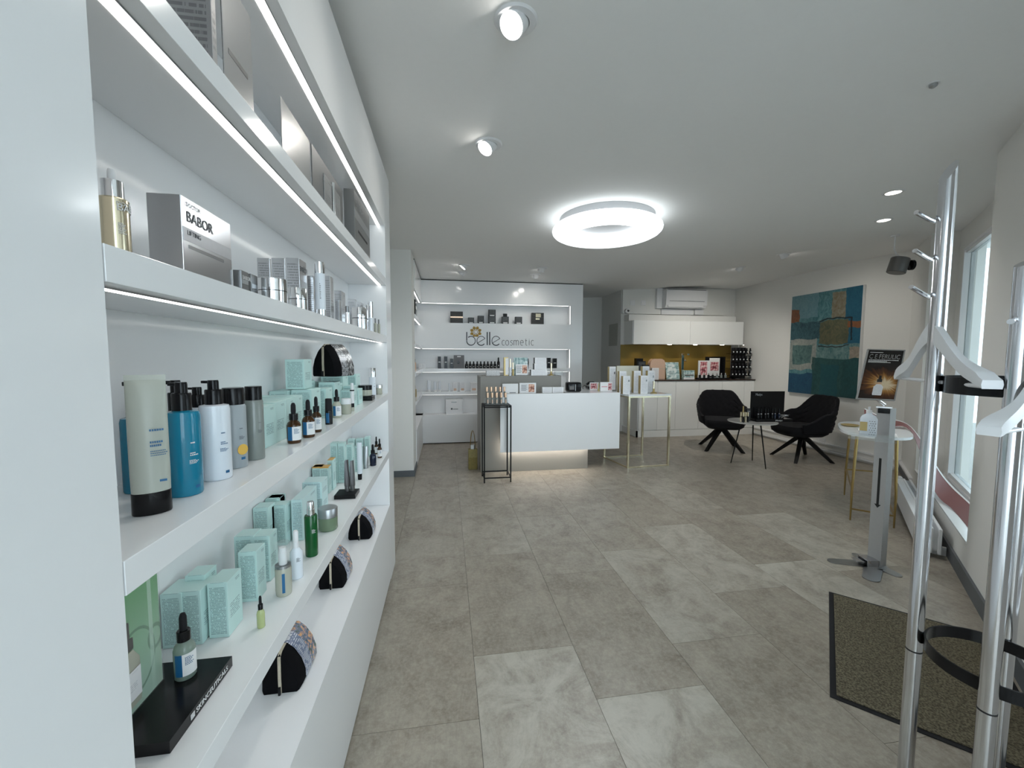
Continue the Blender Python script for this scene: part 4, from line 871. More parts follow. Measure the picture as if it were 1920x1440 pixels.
# green poster panel behind, leaning upright on the base
def poster_green():
    m = mat('green_poster_print', g(90, 140, 98), 0.25); t = NT(m); tc = t.n('ShaderNodeTexCoord'); sp = t.n('ShaderNodeSeparateXYZ'); t.l(tc.outputs['Generated'], sp.inputs[0]); y, z = sp.outputs[1], sp.outputs[2]
    base = t.mix(z, g(190, 215, 195), g(88, 160, 98))
    def ring(cy_, cz_, rad, wd):
        d = t.math('SQRT', t.math('ADD', t.math('POWER', t.math('SUBTRACT', y, cy_), 2), t.math('POWER', t.math('MULTIPLY', t.math('SUBTRACT', z, cz_), 1.25), 2)))
        return t.math('LESS_THAN', t.math('ABSOLUTE', t.math('SUBTRACT', d, rad)), wd)
    k = t.math('ADD', ring(0.55, 0.38, 0.33, 0.015), t.math('ADD', ring(0.9, 0.45, 0.12, 0.02), ring(0.12, 0.3, 0.16, 0.015)), clamp=True)
    c = t.mix(t.math('MULTIPLY', k, 0.6), base, g(70, 110, 85))
    band = t.math('MULTIPLY', t.math('GREATER_THAN', y, 0.80), t.math('LESS_THAN', y, 0.87)); c = t.mix(t.math('MULTIPLY', band, 0.6), c, g(200, 225, 205))
    t.l(c, P(m).inputs['Base Color']); return m
MW['pgreen'] = poster_green()
TR, BR = onX(305.5, 1062, -0.50), onX(305.5, 1240, -0.50)
yP1 = BR.y; yP0 = cF.y+0.005; zP1 = TR.z; 
t = thing('green_poster', 'upright green product poster in a clear holder at the near end of the lower shelf', 'poster', (-0.503, (yP0+yP1)/2, DBZ+0.0005))
hh = min(zP1, ZB[2]-0.045)-DBZ; ww = (yP1-yP0)/2
B().box(-0.0015, 0.0015, -ww, ww, 0, hh).build('printed_panel', MW['pgreen'], t); B().box(0.0017, 0.0037, -ww, ww, 0, hh+0.001).build('clear_front', MW['acryl'], t)
for yy_, kk in ((-0.25*ww, 1.0),):
    M_ = T(0.0041, yy_, 0)@Matrix.Scale(0.03, 4, Vector((1, 0, 0)))
    bw = ww*0.42
    B().lathe([(bw*0.95, hh*0.06), (bw, hh*0.1), (bw, hh*0.42), (bw*0.5, hh*0.52)], 24).xf(M_).build('printed_bottle', MW['creamj'], t); B().lathe([(bw*0.55, hh*0.53), (bw*0.55, hh*0.62), (bw*0.3, hh*0.63), (bw*0.3, hh*0.76), (0, hh*0.78)], 20).xf(M_).build('printed_dropper_cap', MW['spk'], t); 
    B().box(0.006, 0.0064, yy_-bw*0.7, yy_+bw*0.9, hh*0.12, hh*0.36).build('printed_label', MW['whitep'], t)
bc = B()
for (xa, ya, xb, yb_) in ((0, 0, 0, 0),): pass

# --- upper shelf (index 3): silver goods.  heights come from the shelf edge
z3 = ZB[3]
def edge_item(px_, X): # stands with its axis at depth plane X
    P_ = onX(px_, 500, X); return Vector((P_.x, P_.y, 0))
def cyl_at(px_, wpx, yt, z, X=-0.405):
    p_ = edge_item(px_, X); d = depth(Vector((p_.x, p_.y, z+0.05))); c = 1/sqrt(1+((px_-960)/F)**2); r = wpx*d/F*c/2
    return Vector((p_.x, p_.y, z)), height_to(Vector((p_.x, p_.y, z)), yt), r
q, h, r = cyl_at(220, 62, 373, z3, -0.43)
t = thing('gold_bottle', 'shiny pale gold bottle with silver cap at the near end of the upper shelf', 'bottle', q)
B().lathe([(r, 0), (r, h*0.98), (r*0.9, h)], 36).build('bottle_body', MW['goldl'], t, smooth=True)
hc = height_to(q, 340); B().lathe([(r*0.72, h), (r*0.72, hc)], 32).build('silver_cap', MW['chrome'], t, smooth=True); hn = height_to(q, 318); B().lathe([(r*0.3, hc), (r*0.3, hn-0.004), (r*0.25, hn)], 24).build('white_nozzle', MW['white'], t, smooth=True)
fa = atan2(-q.y, -q.x)
for i, s_ in enumerate(('DOCTOR', 'BABOR')):
    o_ = text('lettering', s_, MW['inkl'], t, (0, 0, 0), (0, 0, 0), 0.012 if i else 0.006)
    for v in o_.data.vertices:
        a_ = fa+0.15+v.co.x/r; zz = v.co.y+h*(0.80 if i else 0.88); k_ = r+0.0008+v.co.z; v.co = Vector((k_*cos(a_), k_*sin(a_), zz))
labtext(t, r, fa+0.2, h*0.6, MW['inkl'], 8, h*0.012, 0.6)
def sbox(label, xl, xm, xr, yt, X, z, m=MW['silver'], letters=None, name='silver_carton', group=None, band=True):
    Pm = onX(xm, 500, X); y0 = Pm.y; w = X-onY(xl, 500, y0).x; y1 = onX(xr, 500, X).y; h = height_to(Vector((X, y0, z)), yt)
    w = min(w, X-XB-0.004)
    t = thing(name, label, 'box', (X-w/2, (y0+y1)/2, z), 0, group); d = y1-y0
    B().box(-w/2, w/2, -d/2, d/2, 0, h, 0.0008).build('carton_body', m, t)
    if band and h > 0.03:
        B().box(w/2, w/2+0.0005, -d/2+.002, d/2-.002, h*0.48, h*0.64).build('label_band', MW['alu'], t)
        B().box(w/2, w/2+0.0007, -d*0.4, d*0.3, h*0.40, h*0.44).build('text_bar', MW['silverd'], t)
    for s_, zz, sz in letters or ():
        text('lettering', s_, MW['inkl'] if sz > 0.2 else MW['ink'], t, (w/2+0.0008, -d*0.42, h*zz), (radians(90), 0, radians(90)), h*sz, ext=0.0001)
    return t
sbox('large silver gift carton beside the gold bottle on the upper shelf', 281, 345, 435, 364, -0.41, z3, letters=(('DOCTOR', 0.90, 0.07), ('BABOR', 0.72, 0.18), ('LIFTING', 0.56, 0.08)))
sbox('low silver carton right of the large silver gift carton', 436, 452, 465, 506, -0.40, z3, m=MW['silverd'], letters=(('BABOR', 0.66, 0.22),))
sbox('low stacked silver carton beside the three tall silver cartons', 462, 470, 482, 513, -0.42, z3, m=MW['silverd'])
for i, (a_, b_, c_) in enumerate(((482, 506, 508), (509, 534, 536), (536, 561, 574))):
    sbox(['left', 'middle', 'right'][i]+' one of three tall silver cartons on the upper shelf', a_, b_, c_, 484, -0.455, z3, m=MW['silverp'], letters=(('BABOR', 0.8, 0.12),) if i == 2 else None, band=i == 2)
def sjar(label, px_, w_, yt, X=-0.40):
    q, h, r = cyl_at(px_, w_, yt, z3, X); t = thing('silver_jar', label, 'jar', q)
    B().lathe([(r, 0), (r, h*0.5)], 36).build('jar_body', MW['chrome'], t, smooth=True); B().lathe([(r*0.98, h*0.5), (r*0.98, h*0.53)], 36).build('gap_ring', MW['dark'], t); B().lathe([(r, h*0.53), (r, h*0.985), (r*0.98, h)], 36).build('lid', MW['chrome'], t, smooth=True)
sjar('wide chrome jar in front of the left tall silver carton', 510, 56, 524); sjar('narrower chrome jar right of the wide one', 556.5, 36, 541)
sjar('chrome jar near the far end of the upper shelf', 672, 28, 577); sjar('small chrome jar behind the far chrome jar', 688, 10, 572, -0.44)
q, h, r = cyl_at(599, 20, 492, z3); t = thing('silver_lotion_bottle', 'tall white and chrome lotion bottle on the upper shelf', 'bottle', q)
B().lathe([(r, 0), (r, h*0.16)], 24).build('chrome_foot', MW['chrome'], t, smooth=True); B().lathe([(r, h*0.16), (r, h*0.8)], 24).build('white_body', MW['whiteb'], t, smooth=True); B().lathe([(r*0.97, h*0.8), (r*0.97, h)], 24).build('chrome_cap', MW['chrome'], t, smooth=True); labtext(t, r, atan2(-q.y, -q.x)-0.1, h*0.6, MW['ink'], 8, h*0.02, 0.25)
for (a_, b_, c_, yt, X, lb) in ((575, 587, 589, 517, -0.44, 'silver carton left of the tall lotion bottle'), (608, 618, 624, 517, -0.44, 'silver carton right of the tall lotion bottle'), (625, 639, 646, 545, -0.43, 'nearer silver carton of the low pair'), (627, 634, 638, 562, -0.40, 'small silver carton in front of the low pair'), (650, 665, 667, 561, -0.45, 'silver carton behind the far chrome jar'), (667, 674, 680, 566, -0.46, 'last silver carton towards the far end')):
    sbox(lb, a_, b_, c_, yt, X, z3, m=MW['silverp'], band=False)
q, h, r = cyl_at(649, 9, 574, z3, -0.41); capped_ = thing('silver_tube', 'thin chrome tube left of the far chrome jar', 'bottle', q); B().lathe([(r, 0), (r, h*0.7)], 16).build('body', MW['chrome'], capped_); B().lathe([(r*0.8, h*0.7), (r*0.8, h)], 16).build('cap', MW['silverd'], capped_)
q, h, r = cyl_at(693, 9, 566, z3); t = thing('slim_chrome_bottle', 'slim chrome and white bottle at the far end of the upper shelf', 'bottle', q); B().lathe([(r, 0), (r, h*0.5)], 16).build('white_body', MW['whiteb'], t); B().lathe([(r, h*0.5), (r, h)], 16).build('chrome_cap', MW['chrome'], t)
for i, p_ in enumerate((701.5, 708)):
    q, h, r = cyl_at(p_, 5.5, 597+2*i, z3, -0.40+0.01*i); t = thing('mini_bottle', ['nearer', 'farther'][i]+' tiny glass vial at the far end of the upper shelf', 'bottle', q); B().lathe([(r, 0), (r, h*0.68), (r*0.6, h*0.72)], 14).build('body', MW['creamj'], t); B().lathe([(r*0.55, h*0.72), (r*0.5, h)], 14).build('cap', MW['silverd'], t)
# --- top shelf (index 4)
z4 = ZB[4]
def tbox(label, xl, xm, xr, X, h=None, yt=None, m=MW['silverp'], **k):
    Pm = onX(xm, 200, X); y0 = Pm.y
    if h is None: h = height_to(Vector((X, y0, z4)), yt)
    w = X-onY(xl, 200, y0).x; y1 = onX(xr, 200, X).y; w = min(w, X-XB-0.004)
    t = thing('silver_carton', label, 'box', (X-w/2, (y0+y1)/2, z4)); d = y1-y0
    B().box(-w/2, w/2, -d/2, d/2, 0, h, 0.0008).build('carton_body', m, t); return t, w, d, h
tbox('large silver carton with dense printed text at the near end of the top shelf', 308, 404, 412, -0.40, h=0.24)
t, w_, d_, h_ = tbox('tall shiny silver carton second on the top shelf', 421, 424, 476, -0.40, h=0.24, m=MW['silver'])
B().box(w_/2, w_/2+0.0005, -d_*0.35, d_*0.3, h_*0.42, h_*0.46).build('text_bar', MW['silverd'], t)
t, w_, d_, h_ = tbox('silver carton with a curved reflection third on the top shelf', 525.6, 527, 578.5, -0.40, yt=180, m=MW['silver'])
t, w_, d_, h_ = tbox('wide framed silver gift set with a window on the top shelf', 580, 582, 638, -0.42, yt=268, m=MW['silverd'])
for yy_ in (-0.2, 0.12):
    B().box(w_/2, w_/2+0.004, d_*yy_, d_*(yy_+0.24), h_*0.2, h_*0.8, 0.001).build('window_insert', MW['silverp'], t)
B().lathe([(0.008, h_*0.15), (0.008, h_*0.85)], 14).xf(T(w_/2+0.003, d_*0.08, 0)).build('chrome_tube', MW['chrome'], t)
t, w_, d_, h_ = tbox('dark grey gift carton at the far end of the top shelf', 640, 660, 688, -0.40, yt=354, m=MW['silverd'])
B().box(w_/2, w_/2+0.0005, -d_/2+.002, d_/2-.002, h_*0.56, h_*0.70).build('label_band', MW['alu'], t); text('lettering', 'BABOR', MW['alu'], t, (w_/2+0.0008, -d_*0.42, h_*0.78), (radians(90), 0, radians(90)), h_*0.17, width=d_*0.5, ext=0.0001)
B().box(w_/2, w_/2+0.0006, -d_*0.3, d_*0.3, h_*0.38, h_*0.42).build('text_bar', MW['dark'], t)

# ================================================================ FURNITURE AND OTHER GOODS
# --- wire plinth with testers left of the desk
wp_ = thing('wire_plinth', 'slim black metal wire plinth standing in front of the grey end of the desk', 'stand', (0.553, 4.635, 0))
X0, X1, Y0, Y1, HT = 0.405, 0.702, 4.50, 4.77, 0.862
for x_ in (X0, X1):
    for y_ in (Y0, Y1): part(B().box(x_-0.007, x_+0.007, y_-0.007, y_+0.007, 0.0, HT), 'leg', MW['blackm'], wp_)
for z_ in (0.055, HT-0.012):
    b = B()
    for y_ in (Y0, Y1): b.box(X0+.007, X1-.007, y_-0.006, y_+0.006, z_-0.006, z_+0.006)
    for x_ in (X0, X1): b.box(x_-0.006, x_+0.006, Y0+.007, Y1-.007, z_-0.006, z_+0.006)
    part(b, 'rail', MW['blackm'], wp_)
part(B().box(X0-.007, X1+.007, Y0-.007, Y1+.007, HT, HT+0.006), 'top_plate', MW['blackm'], wp_)
ty = HT+0.0062
t = thing('tester_rack', 'clear stepped acrylic rack holding the two rows of rose gold testers', 'rack', (0.55, 4.64, ty))
B().box(-0.13, 0.13, -0.09, -0.02, 0, 0.012).box(-0.13, 0.13, -0.02, 0.08, 0, 0.075).box(-0.13, -0.127, -0.09, 0.08, 0.012, 0.05).box(0.127, 0.13, -0.09, 0.08, 0.012, 0.05).build('rack_body', MW['acryl'], t)
for row, (yy, zz, hh) in enumerate(((4.58, ty+0.0125, 0.125), (4.68, ty+0.0755, 0.12))):
    for i in range(5):
        x_ = 0.452+i*0.051; t = thing('foundation_tester', ORD[i]+' from the left in the '+('front' if row == 0 else 'back')+' row of rose gold capped testers', 'bottle', (x_, yy, zz), 0, 'rose gold capped testers on the wire plinth')
        B().lathe([(0.014, 0), (0.014, hh*0.5), (0.008, hh*0.55)], 16).build('clear_bottle', MW['clearliq'], t, smooth=True); B().lathe([(0.0125, hh*0.55), (0.0125, hh)], 16).build('cap', MW['rose'], t, smooth=True)
        B().box(-0.006, 0.006, -0.0148, -0.0143, hh*0.05, hh*0.4).build('label', MW['beige'], t)
# --- gold shopping bag
q0, q1 = onZ(883, 874, 0), onZ(897, 876, 0)
t = thing('gift_bag', 'small olive gold gift bag with cord handles on the floor left of the desk', 'bag', (0.315, 5.12, 0))
bw, bh = 0.055, onY(890, 843, 5.07).z
B().loft([[(-bw, -0.05, 0), (bw, -0.05, 0), (bw, 0.05, 0), (-bw, 0.05, 0)], [(-bw*1.02, -0.052, bh*0.6), (bw*1.02, -0.052, bh*0.6), (bw*1.02, 0.052, bh*0.6), (-bw*1.02, 0.052, bh*0.6)], [(-bw, -0.03, bh), (bw, -0.03, bh), (bw, 0.03, bh), (-bw, 0.03, bh)]]).build('bag_body', MW['olive'], t)
for y_ in (-0.03, 0.03): B().tube([(bw*0.55*cos(pi-pi*k/10), y_, bh-0.01+0.24*sin(pi*k/10)) for k in range(11)], 0.003, 6).build('handle', MW['brass'], t)
B().prism([(-bw*0.6, -0.02), (bw*0.2, -0.025), (bw*0.5, 0.02), (-bw*0.5, 0.02)], bh*0.8, bh+0.05).build('tissue_paper', MW['paper'], t)

# --- logo wall goods
def wbox(label, x0, x1, yb, yt, Y, z, m, d=0.06, name='carton', group=None, gap=0.0005, letters=None, cat='box'):
    A_ = onY(x0, yb, Y); C_ = onY(x1, yb, Y); h = onY((x0+x1)/2, yt, Y).z-z
    t = thing(name, label, cat, ((A_.x+C_.x)/2, Y+d/2, z+gap), 0, group); w = (C_.x-A_.x)/2
    B().box(-w, w, -d/2, d/2, 0, h-gap, 0.001).build('carton_body', m, t); return t, w, h
Ys = YB+0.06
zA = zl1
def stripes():
    m = mat('wave_print_black_gold', (0.02, 0.018, 0.016), 0.4); t = NT(m); tc = t.n('ShaderNodeTexCoord'); w = t.n('ShaderNodeTexWave'); w.inputs['Scale'].default_value = 1.4; w.inputs['Distortion'].default_value = 4; w.bands_direction = 'Z'; t.l(tc.outputs['Generated'], w.inputs[0])
    t.l(t.ramp(w.outputs[0], [(0.45, (0.015, 0.014, 0.013)), (0.6, (0.14, 0.125, 0.11)), (0.75, (0.02, 0.018, 0.016))]), P(m).inputs['Base Color']); return m
MW['wave'] = stripes()
t, w, h = wbox('square black wave-patterned box at the left end of the top logo wall shelf', 844.6, 868, 606, 584, Ys, zA, MW['wave'], 0.07); B().box(-w, w, -0.0358, -0.0352, h*0.46, h*0.58).build('gold_band', MW['rose'], t)
for a_, b_, yt, lb in ((877.5, 889, 595.5, 'low black carton first from the left on the top logo wall shelf'), (896, 907.5, 592, 'slightly taller black carton second from the left on the top logo wall shelf'), (916, 929.5, 593.5, 'lower one of the two stacked black cartons above the sign'), (941, 954, 593.5, 'black carton carrying a small black box above the sign'), (966, 979, 594, 'single black carton right of the stacked ones above the sign')):
    t, w, h = wbox(lb, a_, b_, 607, yt, Ys, zA, MW['blackp'], 0.06, group='black cartons on the top logo wall shelf'); B().box(-w*0.6, w*0.6, -0.0305, -0.0300, h*0.08, h*0.2).build('white_label', MW['paper'], t)
    if a_ == 916: t2, w2, h2 = wbox('upper one of the two stacked black cartons above the sign', a_, b_, 594, 580.5, Ys, zA+h+0.0005, MW['blackp'], 0.06, group='black cartons on the top logo wall shelf'); B().box(-w2*0.6, w2*0.6, -0.0305, -0.03, h2*0.08, h2*0.2).build('white_label', MW['paper'], t2)
    if a_ == 941: t2, w2, h2 = wbox('small black box on top of a black carton above the sign', 943.5, 951, 594, 588, Ys, zA+h+0.0005, MW['black'], 0.04, group='black cartons on the top logo wall shelf')
t, w, h = wbox('black wave-patterned box with gold label at the right end of the top logo wall shelf', 997, 1019.6, 606, 586.5, Ys, zA, MW['wave'], 0.07); B().box(-w*0.35, w*0.5, -0.0358, -0.0352, h*0.62, h*0.92).box(-w*0.35, w*0.3, -0.0358, -0.0352, h*0.4, h*0.55).build('gold_label', MW['goldl'], t)
for a_, b_, yt, lb in ((821, 827, 668.5, 'first tall black carton on the left of the second shelf'), (833, 839, 668.5, 'second tall black carton on the left of the second shelf'), (844, 850, 672.5, 'lower black carton next to the grey bag on the second shelf'), (1026, 1032.5, 671, 'left black carton at the right end of the second shelf'), (1036.7, 1044, 672, 'right black carton at the right end of the second shelf')):
    t, w, h = wbox(lb, a_, b_, 691, yt, Ys, zb1, MW['black'], 0.05, group='black cartons on the second logo wall shelf'); B().box(-w*0.6, w*0.6, -0.0255, -0.025, h*0.5, h*0.56).build('white_label', MW['paper'], t)
t, w, h = wbox('grey paper bag with a drop symbol on the second logo wall shelf', 851, 870.5, 690, 666, Ys, zb1, MW['greycard'], 0.05, name='paper_bag', cat='bag')
B().box(-w*0.35, w*0.35, -0.0256, -0.0250, h*0.86, h*0.93).build('header_print', MW['paper'], t); B().lathe([(0.0, 0), (0.016, 0.012), (0.018, 0.02), (0.0, 0.055)], 14).xf(T(-w*0.1, -0.0253, h*0.32)@Matrix.Scale(0.03, 4, Vector((0, 1, 0)))).build('drop_symbol', MW['black'], t)
for i in range(10):
    p0 = 875+i*6.65; q = onY(p0, 690, Ys+0.01); last = i == 9
    t = thing('black_serum_bottle', (ORD[i]+' small black bottle from left in the second logo wall shelf row') if not last else 'taller black dropper bottle ending the row on the second logo wall shelf', 'bottle', (q.x, Ys+0.03, zb1+0.0005), 0, 'black bottles in a row on the second logo wall shelf')
    hh = 0.115 if not last else 0.18; r = 0.0245
    B().lathe([(r, 0), (r, hh*0.55), (r*0.5, hh*0.68)], 16).build('bottle_body', MW['black'], t, smooth=True); B().lathe([(r*0.5, hh*0.68), (r*0.45, hh*0.95), (0.004, hh)], 12).build('cap', MW['rubber'], t, smooth=True); B().box(-0.006, 0.006, -r-0.0006, -r, hh*0.2, hh*0.3).build('label', MW['paper'], t)
for i, (a_, b_) in enumerate(((785, 790.5), (791, 797))):
    t, w, h = wbox(['left', 'right'][i]+' small white carton at the left end of the second logo wall shelf', a_, b_, 690, 682.5, Ys, zb1, MW['whitep'], 0.05)
for i, (a_, b_, yt, lb) in enumerate(((801, 808, 713.5, 'tallest white tube at the left of the third logo wall shelf'), (813, 819, 715.5, 'second white tube on the third logo wall shelf'), (822, 827, 715.5, 'third white tube on the third logo wall shelf'), (841, 844, 719, 'tiny pink and white tube on the third logo wall shelf'))):
    A_ = onY(a_, 733, Ys); C_ = onY(b_, 733, Ys); h = onY(a_, yt, Ys).z-zc1; softtube(lb, Vector(((A_.x+C_.x)/2, Ys+0.02, zc1+0.0005)), h, (C_.x-A_.x)/2, MW['whiteb'], MW['white'], 0.2)
for i, (a_, b_) in enumerate(((849, 857.5), (862.7, 871.7), (883, 894.6), (896, 904))):
    t, w, h = wbox(ORD[i]+' white carton with small jar picture from the left on the third logo wall shelf', a_, b_, 733, 717.5, Ys, zc1, MW['whitep'], 0.05, group='white cartons on the third logo wall shelf')
    B().box(-w*0.6, w*0.6, -0.0256, -0.025, h*0.1, h*0.35).build('jar_print', MW['beige'], t)
t, w, h = wbox('white gift box with dark handle slot on top of the base cabinet', 836, 867.5, 773, 749, YB+0.05, zd, MW['white'], 0.12, name='gift_box')
B().box(-w*0.35, w*0.3, -0.0606, -0.06, h*0.78, h*0.84).build('handle_slot', MW['silverd'], t); B().box(-w*0.4, -w*0.2, -0.0606, -0.06, h*0.3, h*0.42).box(-w*0.15, w*0.45, -0.0606, -0.06, h*0.32, h*0.36).build('print', MW['ink'], t)
# goods on the return shelves
for i, (zz, lb, m_) in enumerate(((zl1, 'dark carton on the upper return shelf', MW['black']), (zb1, 'beige bottle on the middle return shelf', MW['beige']), (zc1, 'olive bottle on the lower return shelf', MW['gold']))):
    t = thing('return_shelf_carton' if i == 0 else 'return_shelf_bottle', lb, 'box' if i == 0 else 'bottle', (-0.45, 5.9, zz+0.0005))
    if i == 0: B().box(-0.04, 0.04, -0.12, 0.12, 0, 0.24, 0.002).build('carton_body', m_, t); B().box(0.04, 0.0405, -0.09, 0.09, 0.12, 0.16).build('label', MW['paper'], t)
    else: B().lathe([(0.03, 0), (0.03, 0.11)], 16).build('bottle_body', m_, t, smooth=True); B().lathe([(0.018, 0.11), (0.018, 0.16)], 14).build('cap', MW['goldl'], t)
t = thing('pendant_tag', 'dark and gold hanging ornament on the sign level return shelf', 'ornament', (-0.45, 5.85, zl0+0.041)); B().tube([(0, -0.03, 0.0), (0, -0.03, 0.16), (0, 0.0, 0.2), (0, 0.03, 0.16), (0, 0.03, 0.0)], 0.006, 8).build('frame', MW['black'], t); B().lathe([(0.02, 0), (0.02, 0.05)], 14).build('gold_base', MW['gold'], t)

# --- desk: high ledge
zh = 1.1664
YH = 5.17
def pic_mat(name, a, c, e, sc=3.0):
    m = mat(name, a, 0.4); t = NT(m); tc = t.n('ShaderNodeTexCoord'); n_ = t.n('ShaderNodeTexNoise'); n_.inputs['Scale'].default_value = sc; n_.inputs['Detail'].default_value = 3; t.l(tc.outputs['Generated'], n_.inputs[0])
    t.l(t.ramp(n_.outputs['Fac'], [(0.38, a), (0.5, c), (0.62, e)]), P(m).inputs['Base Color']); return m
MW['skin'] = pic_mat('portrait_print', g(120, 70, 60), g(205, 150, 125), g(225, 190, 170))
MW['pinkp'] = pic_mat('pink_portrait_print', g(90, 45, 50), g(200, 110, 120), g(235, 215, 210), 4)
MW['whitemar'] = pic_mat('white_sparkle_pack', g(150, 150, 150), g(205, 205, 205), g(235, 235, 235), 20)
MW['teach'] = pic_mat('teal_booklet_print', g(120, 150, 150), g(170, 195, 195), g(220, 228, 225), 5)
t, w, h = wbox('clear bag of white samples on the left of the raised bar', 912, 937, 702, 694, YH, zh, MW['whitemar'], 0.10, name='sample_bag', cat='bag')
t, w, h = wbox('tall gold and white carton on the raised bar', 945, 953, 702, 670, YH, zh, MW['gold'], 0.06, name='gold_carton')
B().box(-w*0.3, w*1.02, -0.031, -0.0302, h*0.05, h*0.95).build('white_front', MW['paper'], t)
for i, (p_, yt, lb) in enumerate(((956, 673, 'tall gold capped bottle on the raised bar'), (961.5, 680, 'shorter gold capped bottle on the raised bar'))):
    q = onY(p_, 702, YH+0.03); h = onY(p_, yt, YH+0.03).z-zh; t = thing('gold_cap_bottle', lb, 'bottle', (q.x, YH+0.01, zh+0.0005)); B().lathe([(0.014, 0), (0.014, h*0.5)], 16).build('bottle_body', MW['whiteb'] if i == 0 else MW['gold'], t, smooth=True); B().lathe([(0.012, h*0.5), (0.012, h)], 16).build('cap', MW['goldl'], t, smooth=True)
t = thing('brochure_stand', 'clear brochure stand with grey leaflet and portrait card on the raised bar', 'stand', (onY(977, 702, YH+0.05).x, YH+0.06, zh+0.0005))
w = (onY(990, 700, YH+.05).x-onY(963, 700, YH+.05).x)/2; h = onY(977, 670, YH+0.05).z-zh
B().box(-w, w, 0.02, 0.023, 0, h).box(-w, w, -0.04, 0.02, 0, 0.004).build('holder', MW['acryl'], t)
B().box(-w*0.98, w*0.98, 0.012, 0.0195, 0.004, h*0.98).build('grey_leaflet', MW['teach'], t)
B().box(-w*0.75, w*0.9, -0.02, -0.018, 0.005, h*0.62).build('white_card', MW['paper'], t); B().box(w*0.15, w*0.8, -0.0212, -0.0202, h*0.12, h*0.56).build('portrait_photo', MW['skin'], t); b = B(); [b.box(-w*0.65, w*0.05-w*0.1*(i % 2), -0.0212, -0.0202, h*(0.5-0.07*i), h*(0.52-0.07*i)) for i in range(6)]; b.build('printed_lines', MW['ink'], t)
B().tube([(w*0.9, 0.03, 0.0), (w*1.08, 0.03, h*0.7), (w*1.02, 0.03, h*0.93)], 0.008, 8).build('black_edge_clip', MW['black'], t)
zz = zh
for i, (a_, b_, yb, yt) in enumerate(((996, 1026, 702, 693), (1002, 1025, 692.5, 681.5), (1003, 1024.5, 681, 670.5))):
    t, w, h = wbox(['bottom', 'middle', 'top'][i]+' carton of the white stack on the raised bar', a_, b_, yb, yt, YH, zz, MW['whitep'], 0.10, group='white carton stack on the raised bar'); zz += h+0.0005; B().box(-w-0.0005, -w, -0.049, 0.049, 0.001, h-0.002).build('grey_end', MW['silverd'], t)
q = onY(1034.5, 703, YH); h = onY(1034.5, 681, YH).z-zh; t = thing('gold_stand_bottle', 'gold capped bottle on a round gold foot on the raised bar', 'bottle', (q.x, YH+0.03, zh+0.0005)); B().lathe([(0.035, 0), (0.035, 0.008), (0.012, 0.02), (0.012, 0.05)], 20).build('gold_foot', MW['gold'], t, smooth=True); B().lathe([(0.013, 0.05), (0.013, h)], 16).build('cap', MW['goldl'], t, smooth=True)
t = thing('acrylic_tray', 'empty clear acrylic tray on the right end of the raised bar', 'tray', (onY(1049, 702, YH).x, YH+0.05, zh+0.0005)); w = (onY(1056, 700, YH).x-onY(1042, 700, YH).x)/2
b = B().box(-w, w, -0.04, 0.04, 0, 0.003); b.box(-w, w, -0.04, -0.037, 0.003, 0.05).box(-w, w, 0.037, 0.04, 0.003, 0.05).box(-w, -w+.003, -0.037, 0.037, 0.003, 0.05).box(w-.003, w, -0.037, 0.037, 0.003, 0.05); b.build('tray_body', MW['acryl'], t)
# --- desk: low ledge
zl_ = 0.9584; YL = 4.95
t, w, h = wbox('plain white card propped on the desk ledge', 942, 971.5, 736.5, 719.5, YL, zl_, MW['paper'], 0.012, name='white_card', cat='card'); B().box(-w*0.1, w*0.7, -0.0068, -0.0062, h*0.06, h*0.12).build('printed_line', MW['ink'], t)
t, w, h = wbox('white frame with portrait photo on the desk ledge', 974, 1005, 736.5, 718, YL, zl_, MW['white'], 0.016, name='framed_photo', cat='frame'); B().box(w*0.1, w*0.8, -0.0088, -0.0082, h*0.12, h*0.88).build('portrait_photo', MW['skin'], t); b = B(); [b.box(-w*0.8, -w*0.05-w*0.15*(i % 2), -0.0088, -0.0082, h*(0.78-0.1*i), h*(0.82-0.1*i)) for i in range(6)]; b.build('printed_lines', MW['ink'], t)
for i, (a_, b_) in enumerate(((1017, 1035.3), (1036, 1056.5))):
    t, w, h = wbox(['left', 'right'][i]+' of two small white cartons on the desk ledge', a_, b_, 737, 726, YL, zl_, MW['whitep'], 0.06, name='white_carton')
t = thing('printer', 'rounded black label printer on the white desk counter', 'printer', (onY(1078, 734, 4.98).x, 5.04, 0.9664)); w = (onY(1091, 734, 4.98).x-onY(1065.5, 734, 4.98).x)/2; h = onY(1078, 717, 4.98).z-0.9664
B().box(-w, w, -0.06, 0.09, 0, h, 0.02).build('housing', MW['black'], t, smooth=True); B().box(w*0.05, w*0.12, -0.063, -0.06, h*0.1, h*0.8, 0.001).build('grey_trim', MW['alu'], t); B().box(-w*0.8, -w*0.1, -0.0615, -0.0595, h*0.25, h*0.6, 0.0005).build('display', MW['spk'], t)
t = thing('telephone', 'black telephone handset with cable behind the printer on the counter', 'telephone', (onY(1108, 728, 5.45).x, 5.45, 0.9664)); B().box(-0.06, 0.06, -0.06, 0.06, 0, 0.035, 0.008).build('base', MW['black'], t); B().tube([(-0.07, -0.01, 0.06), (-0.03, -0.01, 0.085), (0.03, -0.01, 0.085), (0.07, -0.01, 0.06)], 0.017, 10).build('handset', MW['black'], t, smooth=True); B().tube([(-0.05, 0, 0.03), (-0.10, -0.02, 0.05), (-0.14, -0.06, 0.03), (-0.15, -0.10, 0.006)], 0.005, 8).build('cable', MW['black'], t, smooth=True)
